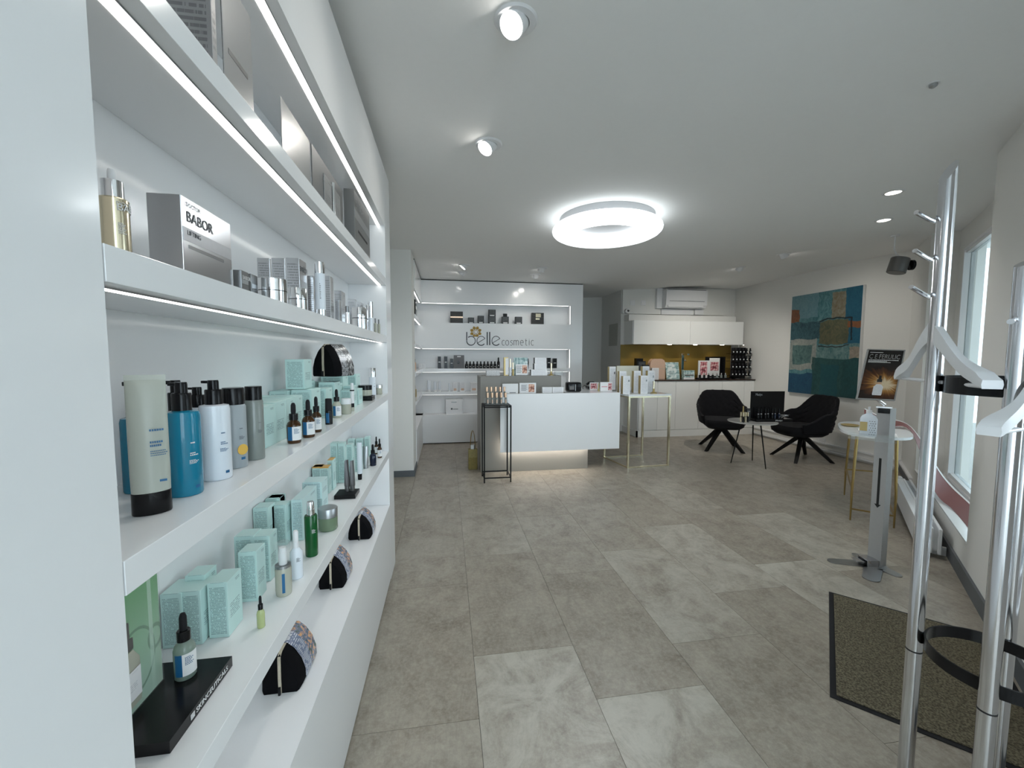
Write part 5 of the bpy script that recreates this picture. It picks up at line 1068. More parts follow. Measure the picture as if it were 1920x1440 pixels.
t, w, h = wbox('small picture card lying tilted on the counter behind the printer', 1106, 1122.5, 727, 717, 5.25, 0.9665, MW['paper'], 0.012, name='picture_card', cat='card'); B().box(-w*0.85, w*0.6, -0.0068, -0.0062, h*0.15, h*0.85).build('picture', MW['pinkp'], t)
t, w, h = wbox('white card with a flower picture at the right end of the counter', 1125.5, 1148, 731, 716.5, 5.05, 0.9665, MW['paper'], 0.012, name='flower_card', cat='card'); B().box(w*0.3, w*0.9, -0.0068, -0.0062, h*0.1, h*0.85).build('picture', MW['pinkp'], t); B().box(-w*0.8, w*0.15, -0.0068, -0.0062, h*0.45, h*0.52).build('printed_line', MW['pink'], t)
q = onY(1122.5, 729, 5.05); t = thing('gold_pen_stand', 'tiny gold lipstick standing between the two counter cards', 'lipstick', (q.x, 5.05, 0.9665)); B().lathe([(0.012, 0), (0.012, 0.03), (0.007, 0.034), (0.007, 0.1)], 14).build('tube', MW['gold'], t, smooth=True)

# --- gold frame table
FL, BL = onZ(1177, 876, 0), onZ(1130, 857, 0); FR, BR_ = onZ(1252, 873, 0), onZ(1210, 857, 0)
BL = Vector((2.165, 5.40, 0)); FL = Vector((2.257, 4.845, 0)); FR = Vector((2.828, 4.885, 0)); BR_ = Vector((2.745, 5.44, 0))
HG = 0.915
gt = thing('gold_side_table', 'tall white topped side table with gold frame right of the desk', 'table', (2.5, 5.14, 0))
def bar(b, p, q_, w): 
    p, q_ = Vector(p), Vector(q_); d = (q_-p).normalized(); up = Vector((0, 0, 1)) if abs(d.z) < 0.9 else Vector((FR-FL)).normalized(); s_ = d.cross(up).normalized()
    rings = [[c+s_*w*a_+up*w*c_ for a_, c_ in ((-1, -1), (1, -1), (1, 1), (-1, 1))] for c in (p, q_)]; return b.loft(rings)
for c_ in (FL, FR, BL, BR_): part(bar(B(), c_+Vector((0, 0, 0.0)), c_+Vector((0, 0, HG)), 0.012), 'leg', MW['goldl'], gt)
for a_, c_ in ((FL, FR), (FL, BL), (BL, BR_)): part(bar(B(), a_+Vector((0, 0, 0.009)), c_+Vector((0, 0, 0.009)), 0.008), 'floor_bar', MW['goldl'], gt)
for a_, c_ in ((FL, FR), (FL, BL), (BL, BR_), (FR, BR_)): part(bar(B(), a_+Vector((0, 0, HG-0.01)), c_+Vector((0, 0, HG-0.01)), 0.009), 'top_rail', MW['goldl'], gt)
e_ = 0.02; cen = (FL+FR+BL+BR_)/4; pl_ = [(cen+(p-cen)*1.06) for p in (FL, FR, BR_, BL)]
part(B().prism([(p.x, p.y) for p in pl_], HG+0.0003, HG+0.022), 'top_plate', MW['lam'], gt)
zt_ = HG+0.0225; rg = atan2((FR-FL).y, (FR-FL).x)
def gbox(lb, x0, x1, yb, yt, d=0.05):
    A_ = onZ(x0, yb, zt_) if yb > 733 else None
    Y_ = A_.y if A_ else 0; C_ = onY(x1, yb, Y_); h = height_to(A_, yt); w = (C_-A_).x/2
    t = thing('gold_sided_carton', lb, 'box', ((A_.x+C_.x)/2, Y_+d/2, zt_), 0, 'white cartons with gold sides on the gold table'); B().box(-w, w, -d/2, d/2, 0, h, 0.0008).build('carton_body', MW['whitep'], t); B().box(-w-0.0006, -w, -d/2, d/2, 0, h).build('gold_side', MW['gold'], t); B().box(w*0.4, w*0.8, -d/2-.0006, -d/2, h*0.68, h*0.78).build('logo_patch', MW['silverd'], t)
for i, (x0, x1, Y_, yt) in enumerate(((1168, 1181.5, 4.90, 705), (1201, 1214.5, 4.90, 704.5), (1161, 1174, 5.05, 696), (1188, 1201, 5.05, 695.5), (1214, 1227, 5.05, 695), (1204, 1217, 5.25, 687), (1142, 1154, 5.22, 687.5))):
    A_, C_ = onY(x0, 730, Y_), onY(x1, 730, Y_); w = (C_.x-A_.x)/2; h = onY(x0, yt, Y_).z-zt_; d = 0.06; xx = (A_.x+C_.x)/2
    if i == 6: xx = max(xx, 2.10)
    t = thing('gold_sided_carton', ['front left', 'front right', 'middle left', 'middle centre', 'middle right', 'back right', 'back left'][i]+' one of the white gold-sided cartons on the gold table', 'box', (xx, Y_+d/2, zt_+(0.0005 if i < 6 else 0.03)), 0, 'white cartons with gold sides on the gold table')
    if i == 6: t.location = (onY(1148, 730, 5.22).x, 5.25, 0.9668); h = onY(x0, yt, 5.22).z-0.9668
    B().box(-w, w, -d/2, d/2, 0, h, 0.0008).build('carton_body', MW['whitep'], t); B().box(-w-0.0008, -w-0.0002, -d/2, d/2, 0.001, h-0.001).build('gold_side', MW['gold'], t); B().box(w*0.4, w*0.8, -d/2-.0008, -d/2-.0002, h*0.68, h*0.78).build('logo_patch', MW['silverd'], t)
A_, C_ = onY(1156, 730, 5.38), onY(1197, 730, 5.38); t = thing('display_card', 'wide cream display card behind the white gold-sided cartons', 'card', ((A_.x+C_.x)/2, 5.385, zt_+0.0005)); w = (C_.x-A_.x)/2; h = onY(1170, 686, 5.38).z-zt_; B().box(-w, w, 0, 0.012, 0, h, 0.001).build('card_panel', mat('cream_card', g(225, 222, 205), 0.5), t); B().box(-w, w, -0.03, 0, 0, 0.05).build('front_fold', MW['paper'], t); B().box(-w-0.001, -w-0.0002, 0.0, 0.012, 0.001, h-.001).build('gold_edge', MW['gold'], t)
q = onY(1227, 736, 4.95); h = onY(1227, 715, 4.95).z-zt_; t = thing('gold_tester', 'gold lipstick tester on a round gold foot at the right edge of the gold table', 'lipstick', (q.x, 4.97, zt_+0.0005)); B().lathe([(0.045, 0), (0.045, 0.006), (0.014, 0.022), (0.014, 0.06)], 20).build('gold_foot', MW['gold'], t, smooth=True); B().lathe([(0.013, 0.06), (0.013, h)], 16).build('gold_cap', MW['goldl'], t, smooth=True)
t = thing('white_box', 'small white box behind the gold lipstick tester', 'box', (q.x+0.03, 5.20, zt_+0.0005)); B().box(-0.06, 0.09, -0.03, 0.03, 0, 0.06, 0.002).build('box_body', MW['paper'], t); B().box(-0.06, 0.09, -0.0304, -0.03, 0.045, 0.047).build('lid_seam', MW['ink'], t)

# --- kitchen counter goods
zk = 1.0034; YK2 = 6.95
def kb(lb, x0, x1, yt, Y, m, d=0.05, name='box', cat='box'): return wbox(lb, x0, x1, 710, yt, Y, zk, m, d, name=name, cat=cat)
kb('dark carton stack at the left end of the kitchen worktop', 1193, 1205, 672, 7.0, MW['black'], 0.1, 'dark_carton'); kb('grey-black carton in front of the dark stack on the kitchen worktop', 1196, 1210, 677, 6.86, MW['blackp'], 0.06, 'dark_carton'); kb('low dark carton in front of the vanity case on the kitchen worktop', 1206, 1216.5, 684, 6.80, MW['blackp'], 0.05, 'dark_carton')
A_, C_ = onY(1219, 700, 6.95), onY(1247, 700, 6.95); t = thing('vanity_case', 'rose beige vanity case with rounded top on the kitchen worktop', 'case', ((A_.x+C_.x)/2, 7.0, zk+0.0005)); w = (C_.x-A_.x)/2; h = onY(1232, 673, 6.95).z-zk
b = B(); pr_ = [(-w, 0), (w, 0), (w, h*0.8), (w*0.85, h*0.93), (w*0.55, h), (-w*0.55, h), (-w*0.85, h*0.93), (-w, h*0.8)]; b.loft([[(x_, y_, z_) for x_, z_ in pr_] for y_ in (-0.05, 0.05)]); b.build('case_body', MW['beige'], t); B().box(-w*1.01, w*1.01, -0.052, 0.052, h*0.5, h*0.52).build('zip', MW['zip'], t)
t, w, h = kb('small white box in front of the vanity case on the kitchen worktop', 1222, 1235, 690, 6.84, MW['whitep'], 0.05, 'white_box')
A_, C_ = onY(1251, 700, 6.95), onY(1276, 700, 6.95); t = thing('glass_notice', 'tilted glass framed notice on the kitchen worktop', 'frame', ((A_.x+C_.x)/2, 6.97, zk+0.0005)); w = (C_.x-A_.x)/2; h = onY(1262, 679, 6.95).z-zk
B().box(-w, w, -0.004, 0.004, 0, h, 0.001).xf(Rx(radians(-12))).build('panel', MW['teach'], t); b = B(); [b.box(-w*0.6, w*0.5-w*0.2*(i % 3), -0.0055, -0.0045, h*(0.85-0.08*i), h*(0.87-0.08*i)) for i in range(9)]; b.xf(Rx(radians(-12))).build('printed_lines', MW['paper'], t)
A_ = onY(1279, 710, 7.05); h = onY(1279, 663, 7.05).z-zk; t = thing('square_faucet', 'square chrome kitchen faucet column with side lever', 'faucet', (A_.x, 7.07, zk+0.0005)); B().box(-0.024, 0.024, -0.024, 0.024, 0, h, 0.002).build('column', MW['chrome'], t); B().box(-0.02, 0.02, -0.20, -0.024, h-0.03, h-0.003, 0.002).build('spout', MW['chrome'], t); B().tube([(0.02, 0, h*0.72), (0.09, 0, h*0.70)], 0.009, 8).build('lever', MW['goldl'], t); B().tube([(0.06, 0, h*0.72), (0.06, 0, h*0.78)], 0.01, 8).build('lever_knob', MW['chrome'], t)
t, w, h = kb('open teal and white display box on the kitchen worktop', 1282, 1302, 694.5, 6.86, MW['teach'], 0.06, 'display_box'); B().box(-w*0.85, w*0.85, -0.0306, -0.03, h*0.38, h*0.52).build('dark_slot', MW['spk'], t); B().box(-w, w, -0.0306, -0.03, 0, h*0.18).build('white_base', MW['paper'], t)
t, w, h = kb('black picture frame leaning against the gold splashback', 1322, 1359, 669, 7.15, MW['black'], 0.02, 'framed_picture', 'frame'); B().box(-w*0.62, w*0.42, -0.0112, -0.0102, h*0.1, h*0.94).build('white_mount', MW['paper'], t); B().box(-w*0.5, w*0.3, -0.0126, -0.0114, h*0.35, h*0.75).build('picture', MW['pinkp'], t)
t, w, h = kb('white magazine with portrait cover in front of the black frame', 1309, 1330.5, 676, 6.93, MW['paper'], 0.02, 'magazine', 'magazine'); B().box(-w*0.7, w*0.5, -0.0112, -0.0102, h*0.2, h*0.93).build('cover_photo', MW['pinkp'], t)
A_ = onY(1338, 710, 6.80); t = thing('tester_tray', 'dark tray of small glass bottles on the kitchen worktop', 'tray', (A_.x, 6.83, zk+0.0005)); B().box(-0.30, 0.28, -0.07, 0.07, 0, 0.025, 0.003).build('tray_body', MW['black'], t)
for i in range(7): 
    t = thing('glass_vial', ORD[i]+' small dark glass vial from the left on the tester tray', 'bottle', (A_.x-0.26+i*0.085, 6.82, zk+0.0262), 0, 'small vials on the kitchen worktop tray'); B().lathe([(0.02, 0), (0.02, 0.045), (0.009, 0.055)], 14).build('vial_body', MW['black'] if i < 4 else MW['clearliq'], t, smooth=True); B().lathe([(0.01, 0.055), (0.01, 0.085)], 12).build('cap', MW['chrome'], t)
# nail polish rack
A_, C_ = onY(1371, 700, 6.75), onY(1415, 700, 6.75); t = thing('polish_rack', 'black revolving rack filled with dark bottles at the right end of the worktop', 'rack', (5.305, 6.85, zk+0.0005)); w = 0.205; h = onY(1395, 652, 6.85).z-zk
B().lathe([(0.13, 0), (0.12, 0.02)], 28).build('foot', MW['black'], t); B().box(-w*0.55, w*0.55, -0.05, 0.05, 0.03, h, 0.003).build('rack_core', MW['blackm'], t); B().tube([(0, 0, h), (0, 0, h+0.05)], 0.006).build('top_hook', MW['chrome'], t); B().box(-w*0.6, w*0.6, -0.055, 0.055, 0.0205, 0.03).build('turntable', MW['black'], t)
for k in range(4): B().box(-w, w, -0.10, 0.06, 0.055+k*h*0.235, 0.062+k*h*0.235).build('tier', MW['black'], t)
rk = t; px_t = None
for k in range(4):
    for i in range(6):
        x_ = rk.location.x-w*0.86+i*w*0.344; t = thing('nail_polish', ORD[i]+' dark bottle from the left on the '+['lowest', 'second', 'third', 'top'][k]+' tier of the black rack', 'bottle', (x_, 6.85-0.078, zk+0.0005+0.0623+k*h*0.235), 0, 'dark bottles on the revolving rack')
        if px_t is None:
            B().lathe([(0.021, 0), (0.021, 0.05), (0.012, 0.056)], 12).build('bottle', MW['black'], t, smooth=True); B().lathe([(0.014, 0.056), (0.011, h*0.17)], 12).build('cap', MW['rubber'], t, smooth=True); B().lathe([(0.011, 0), (0.011, 0.003), (0, 0.003)], 12).xf(T(0, -0.021, 0.028)@Rx(radians(90))).build('light_dot', MW['paper'], t); px_t = t
        else:
            for ch in px_t.children: c = ch.copy(); COL.objects.link(c); c.parent = t

# --- seating corner
def chair(label, loc, rz):
    t = thing('armchair', label, 'chair', loc, rz)
    # local: sitter faces -Y
    HS = 0.47
    b = B(); nu, nv = 72, 22; rows = []
    for j in range(nv+1):
        v = j/nv; row = []
        for i in range(nu+1):
            u = -1+2*i/nu; a = u*radians(128)           # 0 = back
            ua = abs(u)
            if ua < 0.22: top = 0.885
            elif ua < 0.56: top = 0.885-(0.885-0.665)*ss((ua-0.22)/0.34)
            else: top = 0.665-0.135*ss((ua-0.56)/0.44)
            z = HS-0.05+(top-HS+0.05)*v
            ex = 0.275+0.04*v**0.8; ey = 0.25+0.06*v
            x = ex*sin(a)*(1.02); y = ey*cos(a)
            sq = (abs(sin(a))**4+abs(cos(a))**4)**(-0.25); sq = 1+(sq-1)*0.65; x *= sq; y *= sq
            if v > 0.12 and ua < 0.55:
                q1 = (x*14+z*14) % 1; q2 = (x*14-z*14) % 1; gq = min(min(q1, 1-q1), min(q2, 1-q2)); dp = 0.008*(1-min(1, gq/0.16)); x *= (1+dp*2); y += dp*1.2
            row.append(b.bm.verts.new((x, y, z)))
        rows.append(row)
    for j in range(nv):
        for i in range(nu): b.bm.faces.new((rows[j][i], rows[j][i+1], rows[j+1][i+1], rows[j+1][i]))
    o = b.build('back_shell', MW['fabric'], t, smooth=True); m_ = o.modifiers.new('s', 'SOLIDIFY'); m_.thickness = 0.035; m_.offset = 1
    # seat cushion: rounded plan, domed
    rings = []
    for k, (kk, zz) in enumerate(((0.80, HS-0.13), (0.97, HS-0.09), (1.0, HS-0.045), (0.985, HS-0.015), (0.93, HS+0.005), (0.6, HS+0.016), (0.2, HS+0.018))):
        rr = []
        for i in range(40):
            a = 2*pi*i/40; s4 = (abs(sin(a))**4+abs(cos(a))**4)**(-0.25); rr.append((0.275*cos(a)*s4*kk, -0.045+0.295*sin(a)*s4*kk, zz))
        rings.append(rr)
    B().loft(rings).build('seat', MW['fabric'], t, smooth=True)
    B().lathe([(0.05, HS-0.20), (0.085, HS-0.155), (0.16, HS-0.131)], 24).build('swivel_hub', MW['legb'], t, smooth=True)
    for sx in (-1, 1):
        for sy in (-1, 1):
            p = Vector((sx*0.03, sy*0.03, HS-0.17)); q = Vector((sx*0.25, sy*0.25, 0.0)); d = Vector((sx, sy, 0)).normalized(); s_ = Vector((-d.y, d.x, 0))
            rings = [[c+s_*w_*a_+d*l_*c_ for a_, c_ in ((-1, -1), (1, -1), (1, 1), (-1, 1))] for c, w_, l_ in ((p, 0.026, 0.042), (q, 0.018, 0.024))]
            B().loft(rings).build('leg', MW['legb'], t)
    return t
chair('charcoal quilted armchair on the left, facing the camera beside the kitchen', (4.16, 5.68, 0), radians(-24))
chair('charcoal quilted armchair on the right, below the painting, turned to the left', (4.86, 4.95, 0), radians(-98))
st = thing('side_table', 'low round marble side table on thin black legs between the armchairs', 'table', (3.95, 4.79, 0))
HT2 = 0.575
B().lathe([(0.27, HT2-0.016), (0.29, HT2-0.012), (0.292, HT2-0.003), (0.288, HT2)], 48).build('top', MW['marble'], st, smooth=True)
for c_ in ((3.735, 4.885), (4.115, 4.96), (3.967, 4.545)):
    d = Vector((c_[0]-3.95, c_[1]-4.79, 0)); B().tube([d*0.55+Vector((0, 0, HT2-0.016)), d], 0.0085, 8, r2=0.006).build('leg', MW['blackm'], st)
z5 = HT2+0.0004
A_, C_ = onY(1410, 760, 4.86), onY(1468, 760, 4.86)
t = thing('nail_display', 'black display board with white script standing on the side table', 'display', ((A_.x+C_.x)/2-0.005, 4.86, z5)); w = (C_.x-A_.x)/2; h = onY(1409, 734, 4.86).z-z5
B().box(-w, w, -0.006, 0.006, 0.0, h, 0.001).xf(Rz(radians(-6))).build('back_board', MW['black'], t); B().box(-w*1.15, w*0.95, -0.19, -0.008, 0.0, 0.035, 0.002).xf(Rz(radians(-6))).build('tray', MW['black'], t)
text('script_lettering', 'Misslyn', MW['alu'], t, (-w*0.88, -0.03, h*0.86), (radians(90), 0, radians(-6)), 0.045, width=0.09); text('script_lettering', 'Misslyn', MW['inkl'], t, (-w*0.2, -0.205, 0.012), (radians(90), 0, radians(-6)), 0.025, width=0.09)
dl = t.location.copy()
for i in range(7):
    x_ = dl.x-w*0.85+i*w*0.22; y_ = dl.y-0.085+0.012*(i % 2); t = thing('nail_varnish', ORD[i]+' black varnish bottle with silver ring from the left on the black tray', 'bottle', (x_, y_, z5+0.0355), 0, 'varnish bottles on the side table tray')
    B().lathe([(0.015, 0), (0.015, 0.045), (0.010, 0.052)], 14).build('glass', MW['navyb'] if i > 4 else MW['black'], t, smooth=True); B().lathe([(0.0105, 0.052), (0.0105, 0.06)], 14).build('silver_ring', MW['chrome'], t); B().lathe([(0.011, 0.0602), (0.009, 0.125)], 14).build('cap', MW['black'], t, smooth=True)
for i in range(6):
    x_, y_ = 3.735+0.036*(i % 3)+0.01*(i//3), 4.73-0.035*(i//3)+0.006*(i % 3)
    t = thing('gold_lipstick', ['back left', 'back centre', 'back right', 'front left', 'front centre', 'front right'][i]+' gold and black lipstick in the cluster on the side table', 'lipstick', (x_, y_, z5), 0, 'lipsticks on the side table')
    B().lathe([(0.011, 0), (0.011, 0.07)], 14).build('black_base' if i % 2 else 'gold_base', MW['black'] if i % 2 else MW['goldl'], t, smooth=True); B().lathe([(0.0112, 0.07), (0.0112, 0.076)], 14).build('ring', MW['black'], t); B().lathe([(0.0105, 0.076), (0.0105, 0.13)], 14).build('gold_cap', MW['goldl'], t, smooth=True)
t = thing('tall_mascara', 'tall gold mascara rising from the lipsticks on the side table', 'mascara', (3.80, 4.775, z5)); B().lathe([(0.01, 0), (0.01, 0.12)], 14).build('tube', MW['black'], t, smooth=True); B().lathe([(0.01, 0.12), (0.008, 0.20)], 14).build('gold_cap', MW['gold'], t, smooth=True)
t = thing('compact_box', 'small black upright box beside the lipsticks on the side table', 'box', (3.885, 4.80, z5)); B().box(-0.028, 0.028, -0.02, 0.02, 0, 0.165, 0.002).build('box_body', MW['blackp'], t); B().box(-0.018, 0.018, -0.0206, -0.02, 0.12, 0.135).build('label', MW['alu'], t)
b = B(); t = thing('silver_ribbon', 'crumpled silver ribbon curls at the right end of the black tray', 'ribbon', (dl.x+w*0.62, dl.y-0.11, z5+0.0355)); random.seed(3)
b = B(); pts = [(0.09*cos(i*0.9)*(0.6+0.4*random.random())*(1 if i % 2 else -0.6), 0.03*sin(i*1.7), 0.008+0.018*(1+sin(i*2.1))) for i in range(26)]; b.tube(pts, 0.004, 6); b.build('ribbon_curl', MW['silver'], t, smooth=True)

# --- painting
def painting():
    m = mat('abstract_painting_teal', g(30, 90, 110), 0.55); t = NT(m); tc = t.n('ShaderNodeTexCoord'); sp = t.n('ShaderNodeSeparateXYZ'); t.l(tc.outputs['Generated'], sp.inputs[0])
    n1 = t.n('ShaderNodeTexNoise'); n1.inputs['Scale'].default_value = 5; n1.inputs['Detail'].default_value = 8; n1.inputs['Roughness'].default_value = 0.65; t.l(tc.outputs['Generated'], n1.inputs[0])
    n2 = t.n('ShaderNodeTexNoise'); n2.inputs['Scale'].default_value = 14; n2.inputs['Detail'].default_value = 8; n2.inputs['Roughness'].default_value = 0.7; n2.inputs['Distortion'].default_value = 1.5; t.l(tc.outputs['Generated'], n2.inputs[0])
    n3 = t.n('ShaderNodeTexNoise'); n3.inputs['Scale'].default_value = 3.2; n3.inputs['Detail'].default_value = 4; mp = t.n('ShaderNodeMapping'); mp.inputs['Location'].default_value = (3, 5, 1); t.l(tc.outputs['Generated'], mp.inputs[0]); t.l(mp.outputs[0], n3.inputs[0])
    wob = t.math('MULTIPLY', t.math('SUBTRACT', n1.outputs['Fac'], 0.5), 0.10); wob2 = t.math('MULTIPLY', t.math('SUBTRACT', n3.outputs['Fac'], 0.5), 0.10)
    u = t.math('ADD', t.math('SUBTRACT', 1.0, sp.outputs[1]), wob); v = t.math('ADD', sp.outputs[2], wob2)
    def rect(u0, u1, v0, v1):
        k = t.math('MULTIPLY', t.math('GREATER_THAN', u, u0), t.math('LESS_THAN', u, u1)); return t.math('MULTIPLY', k, t.math('MULTIPLY', t.math('GREATER_THAN', v, v0), t.math('LESS_THAN', v, v1)))
    tex = lambda a, b_: t.mix(t.ramp(n2.outputs['Fac'], [(0.35, 0.0), (0.65, 1.0)]), a, b_)
    c = tex(g(40, 92, 102), g(95, 138, 142))
    R = [(0, 0.42, 0.78, 1.1, g(110, 158, 172), g(140, 180, 188)), (0.0, 0.14, 0.74, 0.87, g(120, 70, 30), g(165, 95, 45)), (0.62, 0.80, 0.74, 0.97, g(140, 120, 85), g(170, 165, 145)), (0.8, 1.1, 0.0, 1.1, g(12, 95, 125), g(20, 105, 135)),
         (0.0, 0.45, 0.55, 0.74, g(30, 70, 85), g(75, 120, 128)), (0.45, 0.85, 0.50, 0.72, g(85, 95, 70), g(135, 120, 80)), (0.84, 1.1, 0.64, 0.70, g(150, 90, 45), g(170, 105, 55)), (0.0, 0.42, 0.24, 0.56, g(150, 160, 155), g(195, 195, 185)), (0.05, 0.36, 0.30, 0.50, g(50, 95, 98), g(110, 150, 145)),
         (0.42, 1.1, 0.36, 0.49, g(70, 125, 130), g(150, 180, 175)), (0.87, 1.1, 0.36, 0.46, g(150, 140, 125), g(200, 180, 160)), (-0.1, 0.45, -0.1, 0.20, g(8, 68, 105), g(15, 85, 120)), (0.38, 1.1, -0.1, 0.36, g(28, 78, 78), g(45, 98, 95)), (0.5, 0.75, -0.1, 0.30, g(18, 88, 100), g(35, 100, 105))]
    dk = lambda q_: tuple(x_*0.62 for x_ in q_)
    for u0, u1, v0, v1, a, b_ in [(r_[0], r_[1], r_[2], r_[3], dk(r_[4]), dk(r_[5])) for r_ in R]: c = t.mix(t.math('MULTIPLY', rect(u0, u1, v0, v1), 0.92), c, tex(a, b_))
    for u0, u1, v0, v1 in ((0.44, 0.90, 0.725, 0.74), (0.88, 0.90, 0.52, 0.73), (0.44, 0.86, 0.475, 0.485)): c = t.mix(t.math('MULTIPLY', rect(u0, u1, v0, v1), 0.9), c, g(15, 22, 26))
    t.l(c, P(m).inputs['Base Color']); b_ = t.n('ShaderNodeBump'); b_.inputs['Strength'].default_value = 0.3; b_.inputs['Distance'].default_value = 0.004; t.l(n2.outputs['Fac'], b_.inputs['Height']); t.l(b_.outputs[0], P(m).inputs['Normal']); return m
yp0, yp1 = onX(1613, 640, 5.49).y, onX(1481.5, 640, 5.49).y; zp1, zp0 = onX(1613.5, 534.5, 5.49).z, onX(1603, 748.5, 5.49).z
pt = thing('painting', 'large abstract painting in teal, blue and ochre on the right wall', 'painting', (5.51, (yp0+yp1)/2, (zp0+zp1)/2))
hy, hz_ = (yp1-yp0)/2, (zp1-zp0)/2
B().box(-0.02, 0.0235, -hy, hy, -hz_, hz_, 0.002).build('canvas', MW['paper'], pt); B().box(-0.0212, -0.0202, -hy+.004, hy-.004, -hz_+.004, hz_-.004).build('painted_surface', painting(), pt)

# --- bar table with gold legs by the window
bt = thing('bar_table', 'white topped console table with slender brass legs near the window', 'table', (3.86, 3.19, 0))
LG = [Vector((4.028, 3.559, 0)), Vector((3.459, 2.991, 0)), Vector((3.658, 2.792, 0)), Vector((4.304, 3.405, 0))]
HB = 0.735; tdir = Vector((0.707, 0.707, 0)); ndir = Vector((0.707, -0.707, 0)); cb_ = Vector((3.875, 3.19, 0))
for l_ in LG:
    inn = (cb_-l_)*0.10; part(B().tube([l_+inn+Vector((0, 0, HB)), l_+Vector((0, 0, 0.25)), l_], 0.0125, 10, r2=0.006), 'leg', MW['brass'], bt, smooth=True)
for a_, c_ in ((0, 1), (2, 3), (1, 2), (0, 3)):
    zz = 0.27 if a_ == 0 else 0.10; part(bar(B(), LG[a_]*0.985+cb_*0.015+Vector((0, 0, zz)), LG[c_]*0.985+cb_*0.015+Vector((0, 0, zz)), 0.006), 'cross_bar', MW['brass'], bt)
poly = [cb_+tdir*0.47*cos(a_)*(1 if abs(cos(a_)) < 2 else 1)+ndir*0.27*sin(a_) for a_ in [2*pi*k/48 for k in range(48)]]
sq_ = [cb_+tdir*0.46*(abs(cos(a_))**0.7)*(1 if cos(a_) > 0 else -1)+ndir*0.25*(abs(sin(a_))**0.7)*(1 if sin(a_) > 0 else -1) for a_ in [2*pi*k/48 for k in range(48)]]
part(B().prism([(p.x, p.y) for p in sq_], HB+0.0003, HB+0.022), 'top_plate', MW['lam'], bt)
zb_ = HB+0.0226
t = thing('open_brochure', 'open printed brochure lying on the white bar table', 'brochure', cb_-tdir*0.24-ndir*0.0+Vector((0, 0, zb_)), radians(45))
b = B(); n_ = 14
for s_ in (-1, 1):
    r_ = []
    for i in range(n_+1): x_ = s_*0.17*i/n_; z_ = 0.012*sin(pi*min(1, i/n_*1.15))+0.001; r_.append((x_, z_))
    b.loft([[(x_, y_, z_) for x_, z_ in r_]+[(x_, y_, z_-0.0008) for x_, z_ in r_[::-1]] for y_ in (-0.12, 0.12)])
b.build('pages', MW['paper'], t, smooth=True); b = B(); [b.box(-0.15, -0.04, y_, y_+0.006, 0.0142, 0.0146) for y_ in [-0.1+0.02*k for k in range(9)]]; b.build('printed_lines', MW['ink'], t)
t = thing('gold_dish', 'small round brass dish at the back of the bar table', 'dish', cb_+tdir*0.06-ndir*0.16+Vector((0, 0, zb_))); B().lathe([(0.06, 0), (0.075, 0.012), (0.072, 0.014), (0.055, 0.004)], 32, cap=False).build('rim', MW['gold'], t, smooth=True); B().lathe([(0.058, 0.0), (0.058, 0.004)], 32).build('base', MW['gold'], t)
# long folded banner from table to sill; sill end includes its reflection as sheet
pa = [onX(1671, 780, 4.2), ]
def P3(s, o, z): return wp(s, o, z)
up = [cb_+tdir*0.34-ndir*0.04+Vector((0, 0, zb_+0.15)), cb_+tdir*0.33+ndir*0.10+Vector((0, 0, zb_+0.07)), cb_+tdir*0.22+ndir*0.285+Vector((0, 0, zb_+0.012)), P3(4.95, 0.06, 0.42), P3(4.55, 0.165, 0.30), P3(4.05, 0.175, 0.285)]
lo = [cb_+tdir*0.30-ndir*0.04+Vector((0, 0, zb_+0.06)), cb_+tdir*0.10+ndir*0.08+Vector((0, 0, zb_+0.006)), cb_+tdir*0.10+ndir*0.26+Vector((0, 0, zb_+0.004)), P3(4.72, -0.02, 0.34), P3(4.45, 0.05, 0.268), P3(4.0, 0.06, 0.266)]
def catm(pts, n=8):
    out = []
    for i in range(len(pts)-1):
        p0, p1, p2, p3 = pts[max(i-1, 0)], pts[i], pts[i+1], pts[min(i+2, len(pts)-1)]
        for k in range(n):
            s_ = k/n; out.append(0.5*((2*p1)+(p2-p0)*s_+(2*p0-5*p1+4*p2-p3)*s_*s_+(3*p1-p0-3*p2+p3)*s_**3))
    return out+[pts[-1]]
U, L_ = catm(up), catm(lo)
bn = thing('banner_and_reflection', 'long red folded card sheet reaching from bar table to window sill, its reflection there modelled as sheet too', 'banner', (U[0]+L_[0])/2)
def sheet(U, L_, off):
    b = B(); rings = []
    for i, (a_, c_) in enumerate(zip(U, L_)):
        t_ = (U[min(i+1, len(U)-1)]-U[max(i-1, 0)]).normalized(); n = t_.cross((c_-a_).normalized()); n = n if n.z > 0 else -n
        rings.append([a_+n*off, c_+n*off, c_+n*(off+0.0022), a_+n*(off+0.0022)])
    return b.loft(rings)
part(sheet(U, L_, 0.0), 'red_face_and_reflection', MW['red'], bn, smooth=True)
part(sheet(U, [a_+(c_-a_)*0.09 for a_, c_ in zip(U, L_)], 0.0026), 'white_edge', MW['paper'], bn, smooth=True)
part(sheet(U[:17], L_[:17], -0.003), 'lit_pink_card', MW['pink'], bn, smooth=True)  # lit part of the red face, painted pink

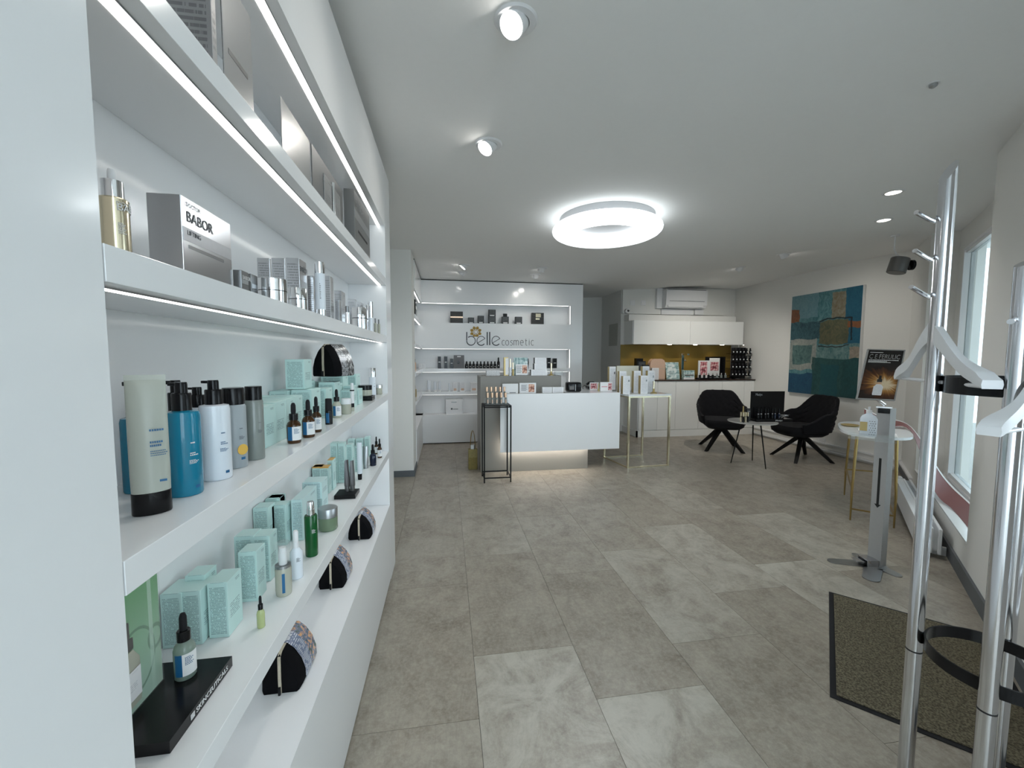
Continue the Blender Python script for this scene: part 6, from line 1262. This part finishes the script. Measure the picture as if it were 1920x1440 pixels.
# --- sanitiser stand
sz0 = Vector((2.872, 2.30, 0))
sd = thing('sanitiser_stand', 'brushed metal hand sanitiser stand with black arrow on four rounded feet', 'stand', sz0)
fd = Vector((-sz0.x, -sz0.y, 0)).normalized(); fa = atan2(fd.y, fd.x)+pi/2      # local -Y faces the camera
def petal(ang, ln, w0, w1):
    pts = [(-w0, 0), (w0, 0)]; n = 10
    pts = [(w0, 0.0)]+[(w1*cos(a_), ln-w1+w1*sin(a_)) for a_ in [pi*k/n for k in range(n+1)]]+[(-w0, 0.0)]
    return B().prism(pts, 0.0, 0.006).xf(Rz(ang))
for tgt, w1 in ((onZ(1552, 1052, 0), 0.035), (onZ(1632, 1090, 0), 0.045), (onZ(1690, 1083, 0), 0.032), (onZ(1600, 1038, 0), 0.03)):
    d = tgt-sz0; o = petal(atan2(d.y, d.x)-pi/2, d.length, 0.05, w1).build('base_foot', MW['alu'], sd)
B().prism([(0.07*cos(2*pi*k/20), 0.07*sin(2*pi*k/20)) for k in range(20)], 0.0005, 0.0065).build('base_plate', MW['alu'], sd)
FC = fa-0.55
B().box(-0.04, 0.04, -0.004, 0.004, 0.006, 1.08).box(-0.04, -0.036, 0.004, 0.05, 0.006, 1.08).box(0.036, 0.04, 0.004, 0.05, 0.006, 1.08).xf(Rz(FC)).build('column', MW['satin'], sd)
b = B().box(-0.0075, 0.0075, -0.0048, -0.0042, 0.42, 0.74).xf(Rz(FC)); bb2 = B(); vs = [bb2.bm.verts.new(p) for p in ((-0.02, -0.0046, 0.425), (0.02, -0.0046, 0.425), (0, -0.0046, 0.40))]; bb2.bm.faces.new(vs); bb2.xf(Rz(FC)); b.add(bb2.bm); b.build('black_arrow', MW['dark'], sd)
B().box(-0.045, 0.045, -0.075, -0.004, 0.045, 0.05).box(-0.03, 0.03, -0.13, -0.075, 0.03, 0.036).box(-0.045, -0.04, -0.075, -0.004, 0.006, 0.045).box(0.04, 0.045, -0.075, -0.004, 0.006, 0.045).xf(Rz(fa-0.9)).build('foot_pedal', MW['steel'], sd)
zs = 0.895
B().box(-0.12, 0.10, -0.13, -0.045, zs-0.025, zs-0.003, 0.003).xf(Rz(fa)@T(-0.05, 0, 0)).build('clear_shelf', MW['acryl'], sd); B().box(-0.17, 0.07, -0.134, -0.13, zs-0.025, zs+0.02, 0.001).xf(Rz(fa)).build('clear_lip', MW['acryl'], sd)
B().box(-0.04, 0.04, -0.06, 0.0, 1.0805, 1.095, 0.003).xf(Rz(fa)).build('nozzle_bracket', MW['chrome'], sd); B().box(-0.03, 0.03, -0.075, -0.045, 1.05, 1.08, 0.003).xf(Rz(fa)).build('nozzle_block', MW['black'], sd)
# bottle
bl = sz0+(Rz(fa)@Vector((-0.072, -0.066, 0))); t = thing('sanitiser_bottle', 'white patterned sanitiser bottle with olive label on the clear shelf of the metal stand', 'bottle', (bl.x, bl.y, zs-0.0025), fa)
def rr(w_, d_, z, n=28, p=4): return [(w_*cos(a_)*(abs(cos(a_))**p+abs(sin(a_))**p)**(-1/p), d_*sin(a_)*(abs(cos(a_))**p+abs(sin(a_))**p)**(-1/p), z) for a_ in [2*pi*k/n for k in range(n)]]
B().loft([rr(0.043, 0.026, 0), rr(0.045, 0.028, 0.005), rr(0.045, 0.028, 0.115), rr(0.036, 0.023, 0.135), rr(0.016, 0.015, 0.148), rr(0.015, 0.015, 0.155)]).build('bottle_body', MW['whiteb'], t, smooth=True)
B().lathe([(0.016, 0.155), (0.016, 0.17), (0.007, 0.175), (0.007, 0.195)], 16).build('pump_collar', MW['white'], t, smooth=True)
B().box(-0.043, -0.005, -0.0288, -0.0281, 0.035, 0.095).build('olive_label', MW['gold'], t); b = B(); [b.box(0.004+0.012*i+0.005*(k % 2), 0.009+0.012*i+0.005*(k % 2), -0.0288, -0.0281, 0.012+0.0145*k, 0.016+0.0145*k) for i in range(3) for k in range(7)]; b.build('dot_pattern', MW['ink'], t)
# poster in frame on top of the stand
def posterm():
    m = mat('poster_print_amber_glow', (0.05, 0.03, 0.02), 0.25); t = NT(m); tc = t.n('ShaderNodeTexCoord'); sp = t.n('ShaderNodeSeparateXYZ'); t.l(tc.outputs['Generated'], sp.inputs[0]); x, z = sp.outputs[0], sp.outputs[2]
    dx_ = t.math('SUBTRACT', x, 0.5); dz_ = t.math('MULTIPLY', t.math('SUBTRACT', z, 0.30), 1.3); d = t.math('SQRT', t.math('ADD', t.math('POWER', dx_, 2), t.math('POWER', dz_, 2)))
    an = t.math('ARCTAN2', dz_, dx_); nz = t.n('ShaderNodeTexNoise'); nz.noise_dimensions = '1D'; nz.inputs['Scale'].default_value = 4; nz.inputs['Detail'].default_value = 5; t.l(an, nz.inputs['W'])
    dd = t.math('ADD', d, t.math('MULTIPLY', t.math('SUBTRACT', nz.outputs['Fac'], 0.5), 0.35))
    c = t.ramp(dd, [(0.08, g(225, 205, 170)), (0.17, g(170, 120, 60)), (0.28, g(85, 48, 20)), (0.45, g(26, 12, 7))])
    c = t.mix(t.math('GREATER_THAN', z, 0.66), c, g(12, 10, 12)); t.l(c, P(m).inputs['Base Color']); return m
# sign pose from four photo corners: upright board, slightly turned and leaning back
zc0_, zc1_ = 1.14, 1.475
sgn = thing('poster_sign', 'framed black and amber product poster leaning on top of the metal stand', 'sign', sz0+Vector((0, 0, 1.13)))
d_c = depth(sz0+Vector((0, 0, 1.2)))
def atd(x, y, d): return O+ray(x, y)*d
TLc, TRc, BRc, BLc = atd(1626, 656, d_c+0.09), atd(1698, 655, d_c+0.05), atd(1677, 753, d_c-0.05), atd(1605.5, 747, d_c-0.02)
BLc = BLc; e1 = (BRc-BLc+TRc-TLc)/2; e2 = (TLc-BLc+TRc-BRc)/2; wS, hS = e1.length, e2.length; cS = (TLc+TRc+BRc+BLc)/4
ex_ = e1.normalized(); ez_ = (e2-ex_*e2.dot(ex_)*0.0).normalized(); ey_ = ex_.cross(-ez_).normalized()*1.0
ey_ = ez_.cross(ex_).normalized()
MS = Matrix(((ex_.x, ey_.x, ez_.x, cS.x), (ex_.y, ey_.y, ez_.y, cS.y), (ex_.z, ey_.z, ez_.z, cS.z), (0, 0, 0, 1)))
def sp_(b, nm, m): b.xf(MS); return part(b, nm, m, sgn)
hw_, hh_ = wS/2, hS/2
sp_(B().box(-hw_, hw_, 0.0, 0.008, -hh_, hh_, 0.001), 'backing_board', MW['alu'])
sp_(B().box(-hw_+.008, hw_-.008, -0.0008, -0.0002, -hh_+.008, hh_-.008), 'poster_print', posterm())
sp_(B().box(-hw_, hw_, -0.004, -0.0002, hh_-.008, hh_).box(-hw_, hw_, -0.004, -0.0002, -hh_, -hh_+.008).box(-hw_, -hw_+.008, -0.004, -0.0002, -hh_+.008, hh_-.008).box(hw_-.008, hw_, -0.004, -0.0002, -hh_+.008, hh_-.008), 'snap_frame', MW['alu'])
sc_ = Matrix.Scale(0.02, 4, Vector((0, 1, 0)))
bx_ = T(0, -0.0015, -hh_*0.82)@sc_
sp_(B().lathe([(0.026, 0), (0.028, 0.01), (0.028, 0.065), (0.013, 0.083)], 20).xf(bx_), 'printed_bottle', MW['whitep'])
sp_(B().lathe([(0.014, 0.083), (0.014, 0.10)], 16).xf(bx_), 'printed_collar', MW['rose']); sp_(B().lathe([(0.015, 0.10), (0.015, 0.122), (0.008, 0.124), (0.008, 0.15)], 16).xf(bx_), 'printed_dropper', MW['dark'])
for s_, zz, wd, sz, mm in (('C E FERULIC', 0.62, 1.62, 0.05, MW['alu']),):
    o_ = text('poster_title', s_, mm, None, (0, 0, 0), (0, 0, 0), sz, width=hw_*wd); o_.data.transform(MS@T(-hw_*0.82, -0.0016, hh_*zz)@Rx(radians(90))); o_.data.transform(T(*[-c for c in sgn.location])); o_.parent = sgn
b = B()
for i, (zz, w_) in enumerate(((0.55, 1.6), (0.50, 1.0), (0.46, 1.2), (0.86, 0.7))):
    n_ = 16
    for k in range(n_): b.box(-hw_*0.82+hw_*w_*k/n_, -hw_*0.82+hw_*w_*(k+0.8)/n_, -0.0016, -0.001, hh_*zz, hh_*(zz+0.025))
sp_(b, 'small_print', MW['inkl'])
part(B().tube([sz0+Vector((0, 0, 1.102)), cS-ez_*hh_*0.85+ey_*0.02], 0.01, 10), 'neck', MW['chrome'], sgn)

# --- floor mat
m0 = Vector((1.570, 1.398, 0)); m1 = Vector((2.270, 2.066, 0)); dv = (m1-m0).normalized(); du = Vector((dv.y, -dv.x, 0)); Lm = (m1-m0).length
angm = atan2(du.y, du.x)
mt = thing('door_mat', 'brown coir door mat with dark rubber border beside the coat stand', 'mat', m0, angm)
Wm = 0.62
def inside(c): return WN.dot(m0+du*c) < WD-0.02
Wm = 0.1
while WN.dot(m0+du*Wm+dv*Lm) < WD-0.03 and Wm < 1.25: Wm += 0.01
B().box(0, Wm, 0, Lm, 0.0003, 0.004, 0.001).build('rubber_border', MW['rubber'], mt); B().box(0.022, Wm-0.022, 0.022, Lm-0.022, 0.004, 0.009, 0.001).build('coir_pile', MW['mat'], mt)

# --- coat stand
cst = thing('coat_stand', 'tall polished steel coat stand of three tubes joined by black rings, right foreground', 'coat stand', (1.40, 0.86, 0))
dA = 1.22; dB = 1.0; dC = 1.16
A0 = atd(1715, 1200, dA); B0 = atd(1862, 1200, dB); C0_ = atd(1906, 1000, dC)
def pole(Pb, r, zt_, cut, nm='tube'):
    b = B(); n = 24; lo_ = []; hi_ = []
    for k in range(n):
        a_ = 2*pi*k/n; x_, y_ = r*cos(a_), r*sin(a_); lo_.append((Pb.x+x_, Pb.y+y_, 0.0)); dd = x_*RT.x+y_*RT.y; hi_.append((Pb.x+x_, Pb.y+y_, zt_-cut*(1-dd/r)/2))
    b.loft([lo_, hi_]); return part(b, nm, MW['steel'], cst, smooth=True)
rA = 0.0185
tzA = height_to(Vector((A0.x, A0.y, 0)), 300); pole(A0, rA, tzA, 0.062); 
tzB = height_to(Vector((B0.x, B0.y, 0)), 484); pole(B0, 0.0175, tzB, 0.02)
pole(C0_, 0.0175, 2.0, 0.06)
cr = (A0+B0+C0_)/3; 
def ring(z, r, hgt, cc, nm):
    b = B(); rings = []
    for k in range(48):
        a_ = 2*pi*k/48; u_ = Vector((cos(a_), sin(a_), 0)); p_ = cc+u_*r; rings.append([(p_.x, p_.y, z-hgt/2), ((p_+u_*0.004).x, (p_+u_*0.004).y, z-hgt/2), ((p_+u_*0.004).x, (p_+u_*0.004).y, z+hgt/2), (p_.x, p_.y, z+hgt/2)])
    b.loft(rings+[rings[0]], cap=False); bmesh.ops.remove_doubles(b.bm, verts=b.bm.verts[:], dist=1e-6); return part(b, nm, MW['black'], cst, smooth=True)
def circ(a, b_, c):
    ax, ay, bx_, by_, cx, cy_ = a.x, a.y, b_.x, b_.y, c.x, c.y; D_ = 2*(ax*(by_-cy_)+bx_*(cy_-ay)+cx*(ay-by_))
    ux = ((ax*ax+ay*ay)*(by_-cy_)+(bx_*bx_+by_*by_)*(cy_-ay)+(cx*cx+cy_*cy_)*(ay-by_))/D_; uy = ((ax*ax+ay*ay)*(cx-bx_)+(bx_*bx_+by_*by_)*(ax-cx)+(cx*cx+cy_*cy_)*(bx_-ax))/D_
    c_ = Vector((ux, uy, 0)); return c_, (c_-Vector((ax, ay, 0))).length
cc_, rc_ = circ(A0, B0, C0_)
print('coat', A0, B0, C0_, cc_, rc_)
rc_ = max(0.06, rc_-0.022)
ring(0.60, rc_, 0.034, cc_, 'umbrella_ring'); ring(1.345, rc_, 0.045, cc_, 'upper_ring')
b = B()
for zz in (0.40, 0.40): pass
for Pp, r_ in ((A0, rA), (B0, 0.0175)):
    part(B().lathe([(r_+0.0006, 0.552), (r_+0.0006, 0.556)], 24, Pp.x, Pp.y), 'joint_line', MW['dark'], cst)
def hook(pts, nm='coat_peg', r=0.0062): return part(B().tube(pts, r, 10), nm, MW['steel'], cst, smooth=True)
for k, (p0, p1, p2) in enumerate((((1776, 411), (1748, 415), (1718, 398)), ((1766, 484), (1742, 487), (1715, 470)), ((1764, 556), (1740, 557), (1708, 538)))):
    q0_, q1_, q2_ = atd(*p0, dA), atd(*p1, dA-0.03), atd(*p2, dA-0.06); hook([q0_, q0_+(q1_-q0_)*0.7, q1_+(q0_-q1_)*0.08+Vector((0, 0, 0.0)), q1_+(q2_-q1_)*0.25, q2_])
hook([atd(1908, 590, dB), atd(1902, 594, dB-0.03), atd(1898, 600, dB-0.08), atd(1895, 603, dB-0.1)])
# coat hangers
def hanger(label, M_, k=1.0):
    t = thing('coat_hanger', label, 'hanger', M_.translation)
    R_ = M_.copy(); R_.translation = (0, 0, 0)
    # local: x across, z up, apex at origin
    def prof(x):  # centreline height of the shoulder
        a = abs(x)/0.21; return -0.02-0.15*(a**1.05)*(1-0.10*cos(a*pi*2)) 
    rings = []
    n = 40
    for i in range(n+1):
        x = -0.215+0.43*i/n; z = prof(x); a = abs(x)/0.215; th = 0.040*(1-0.30*a)+0.018*(1-a)**3; w_ = 0.008+0.010*ss((a-0.5)/0.5)
        if a > 0.95: th *= 0.75
        y = 0.02*a*a
        rings.append([(x, y-w_, z-th/2), (x, y+w_, z-th/2), (x, y+w_*1.1, z), (x, y+w_, z+th/2), (x, y-w_, z+th/2), (x, y-w_*1.1, z)])
    B().loft(rings).xf(R_).build('shoulder_bar', MW['wood_w'], t, smooth=True)
    B().tube([(-0.195, 0.018, prof(0.195)-0.018), (0.195, 0.018, prof(0.195)-0.018)], 0.0055, 10).xf(R_).build('trouser_bar', MW['wood_w'], t, smooth=True)
    pts = [(0, 0, 0.0), (0, 0, 0.035), (-0.004, 0, 0.05)]+[(0.0+0.02*cos(a_)-0.0, 0, 0.073+0.02*sin(a_)) for a_ in [radians(-70+250*q_/12) for q_ in range(13)]]
    B().tube(pts, 0.0018, 8).xf(R_).build('wire_hook', MW['steel'], t, smooth=True)
    return t
apex = atd(1751, 607, dA-0.055); Lp, Rp = atd(1671, 708, dA+0.10), atd(1836, 735, dA-0.10)
best = None
for k_ in range(0, 180):
    a_ = radians(-k_); e_ = Vector((cos(a_), sin(a_), 0)); l_ = proj(apex-e_*0.215+Vector((0, 0, -0.15)))[0]; r_ = proj(apex+e_*0.215+Vector((0, 0, -0.15)))[0]; er = abs(l_-1668)+abs(r_-1838)
    if best is None or er < best[0]: best = (er, e_, l_, r_)
ex = best[1]; print('hang', best); ey = Vector((0, 0, 1)).cross(ex)
MH = Matrix(((ex.x, ey.x, 0, apex.x), (ex.y, ey.y, 0, apex.y), (ex.z, ey.z, 1, apex.z), (0, 0, 0, 1)))
print('hanger', (Rp-Lp).length, apex, proj(MH@Vector((-0.215, 0.02, -0.13))), proj(MH@Vector((0.215, 0.02, -0.13))))
hanger('white wooden coat hanger on the lowest peg of the left steel tube', MH)
ap2 = atd(1985, 640, dB-0.08); ex = (Vector((1, 0.25, 0))).normalized(); ey = Vector((0, 0, 1)).cross(ex)
tip = atd(1885, 790, dB-0.12); ap2 = tip-Vector((ex.x*-0.205, ex.y*-0.205, -0.135))
MH2 = Matrix(((ex.x, ey.x, 0, ap2.x), (ex.y, ey.y, 0, ap2.y), (0, 0, 1, ap2.z), (0, 0, 0, 1)))
hanger('white wooden coat hanger cut off by the right picture edge', MH2)

# small pieces sit one level deeper, under the part that carries them
CARRY = {'lens': 'lamp_head', 'zip_puller': 'zip', 'tuck_flap': 'carton_body', 'lettering': 'carton_body', 'text_bar': 'carton_body', 'label_band': 'carton_body', 'white_label': 'carton_body', 'small_print': 'poster_print', 'poster_title': 'poster_print',
         'printed_bottle': 'poster_print', 'printed_collar': 'poster_print', 'printed_dropper': 'poster_print', 'black_arrow': 'column', 'printed_lines': 'pages', 'rubber_bulb': 'screw_collar', 'olive_label': 'bottle_body', 'dot_pattern': 'bottle_body',
         'printed_text': 'bottle_body', 'blue_tag': 'bottle_body', 'yellow_sticker': 'bottle_body', 'logo_patch': 'carton_body', 'trouser_bar': 'shoulder_bar', 'panel_seam': 'housing', 'air_flap': 'housing', 'puck_light': 'carcass', 'zip': 'case_body', 'orange_edge': 'orange_top'}
base_name = lambda o: o.name.split('.')[0]
for o in list(S.objects):
    if o.parent is None or o.parent.parent is not None: continue
    tgt_ = CARRY.get(base_name(o))
    if not tgt_: continue
    for q_ in o.parent.children:
        if base_name(q_) == tgt_ and q_ is not o and q_.location.length < 1e-6 and q_.parent.parent is None:
            o.parent = q_; break
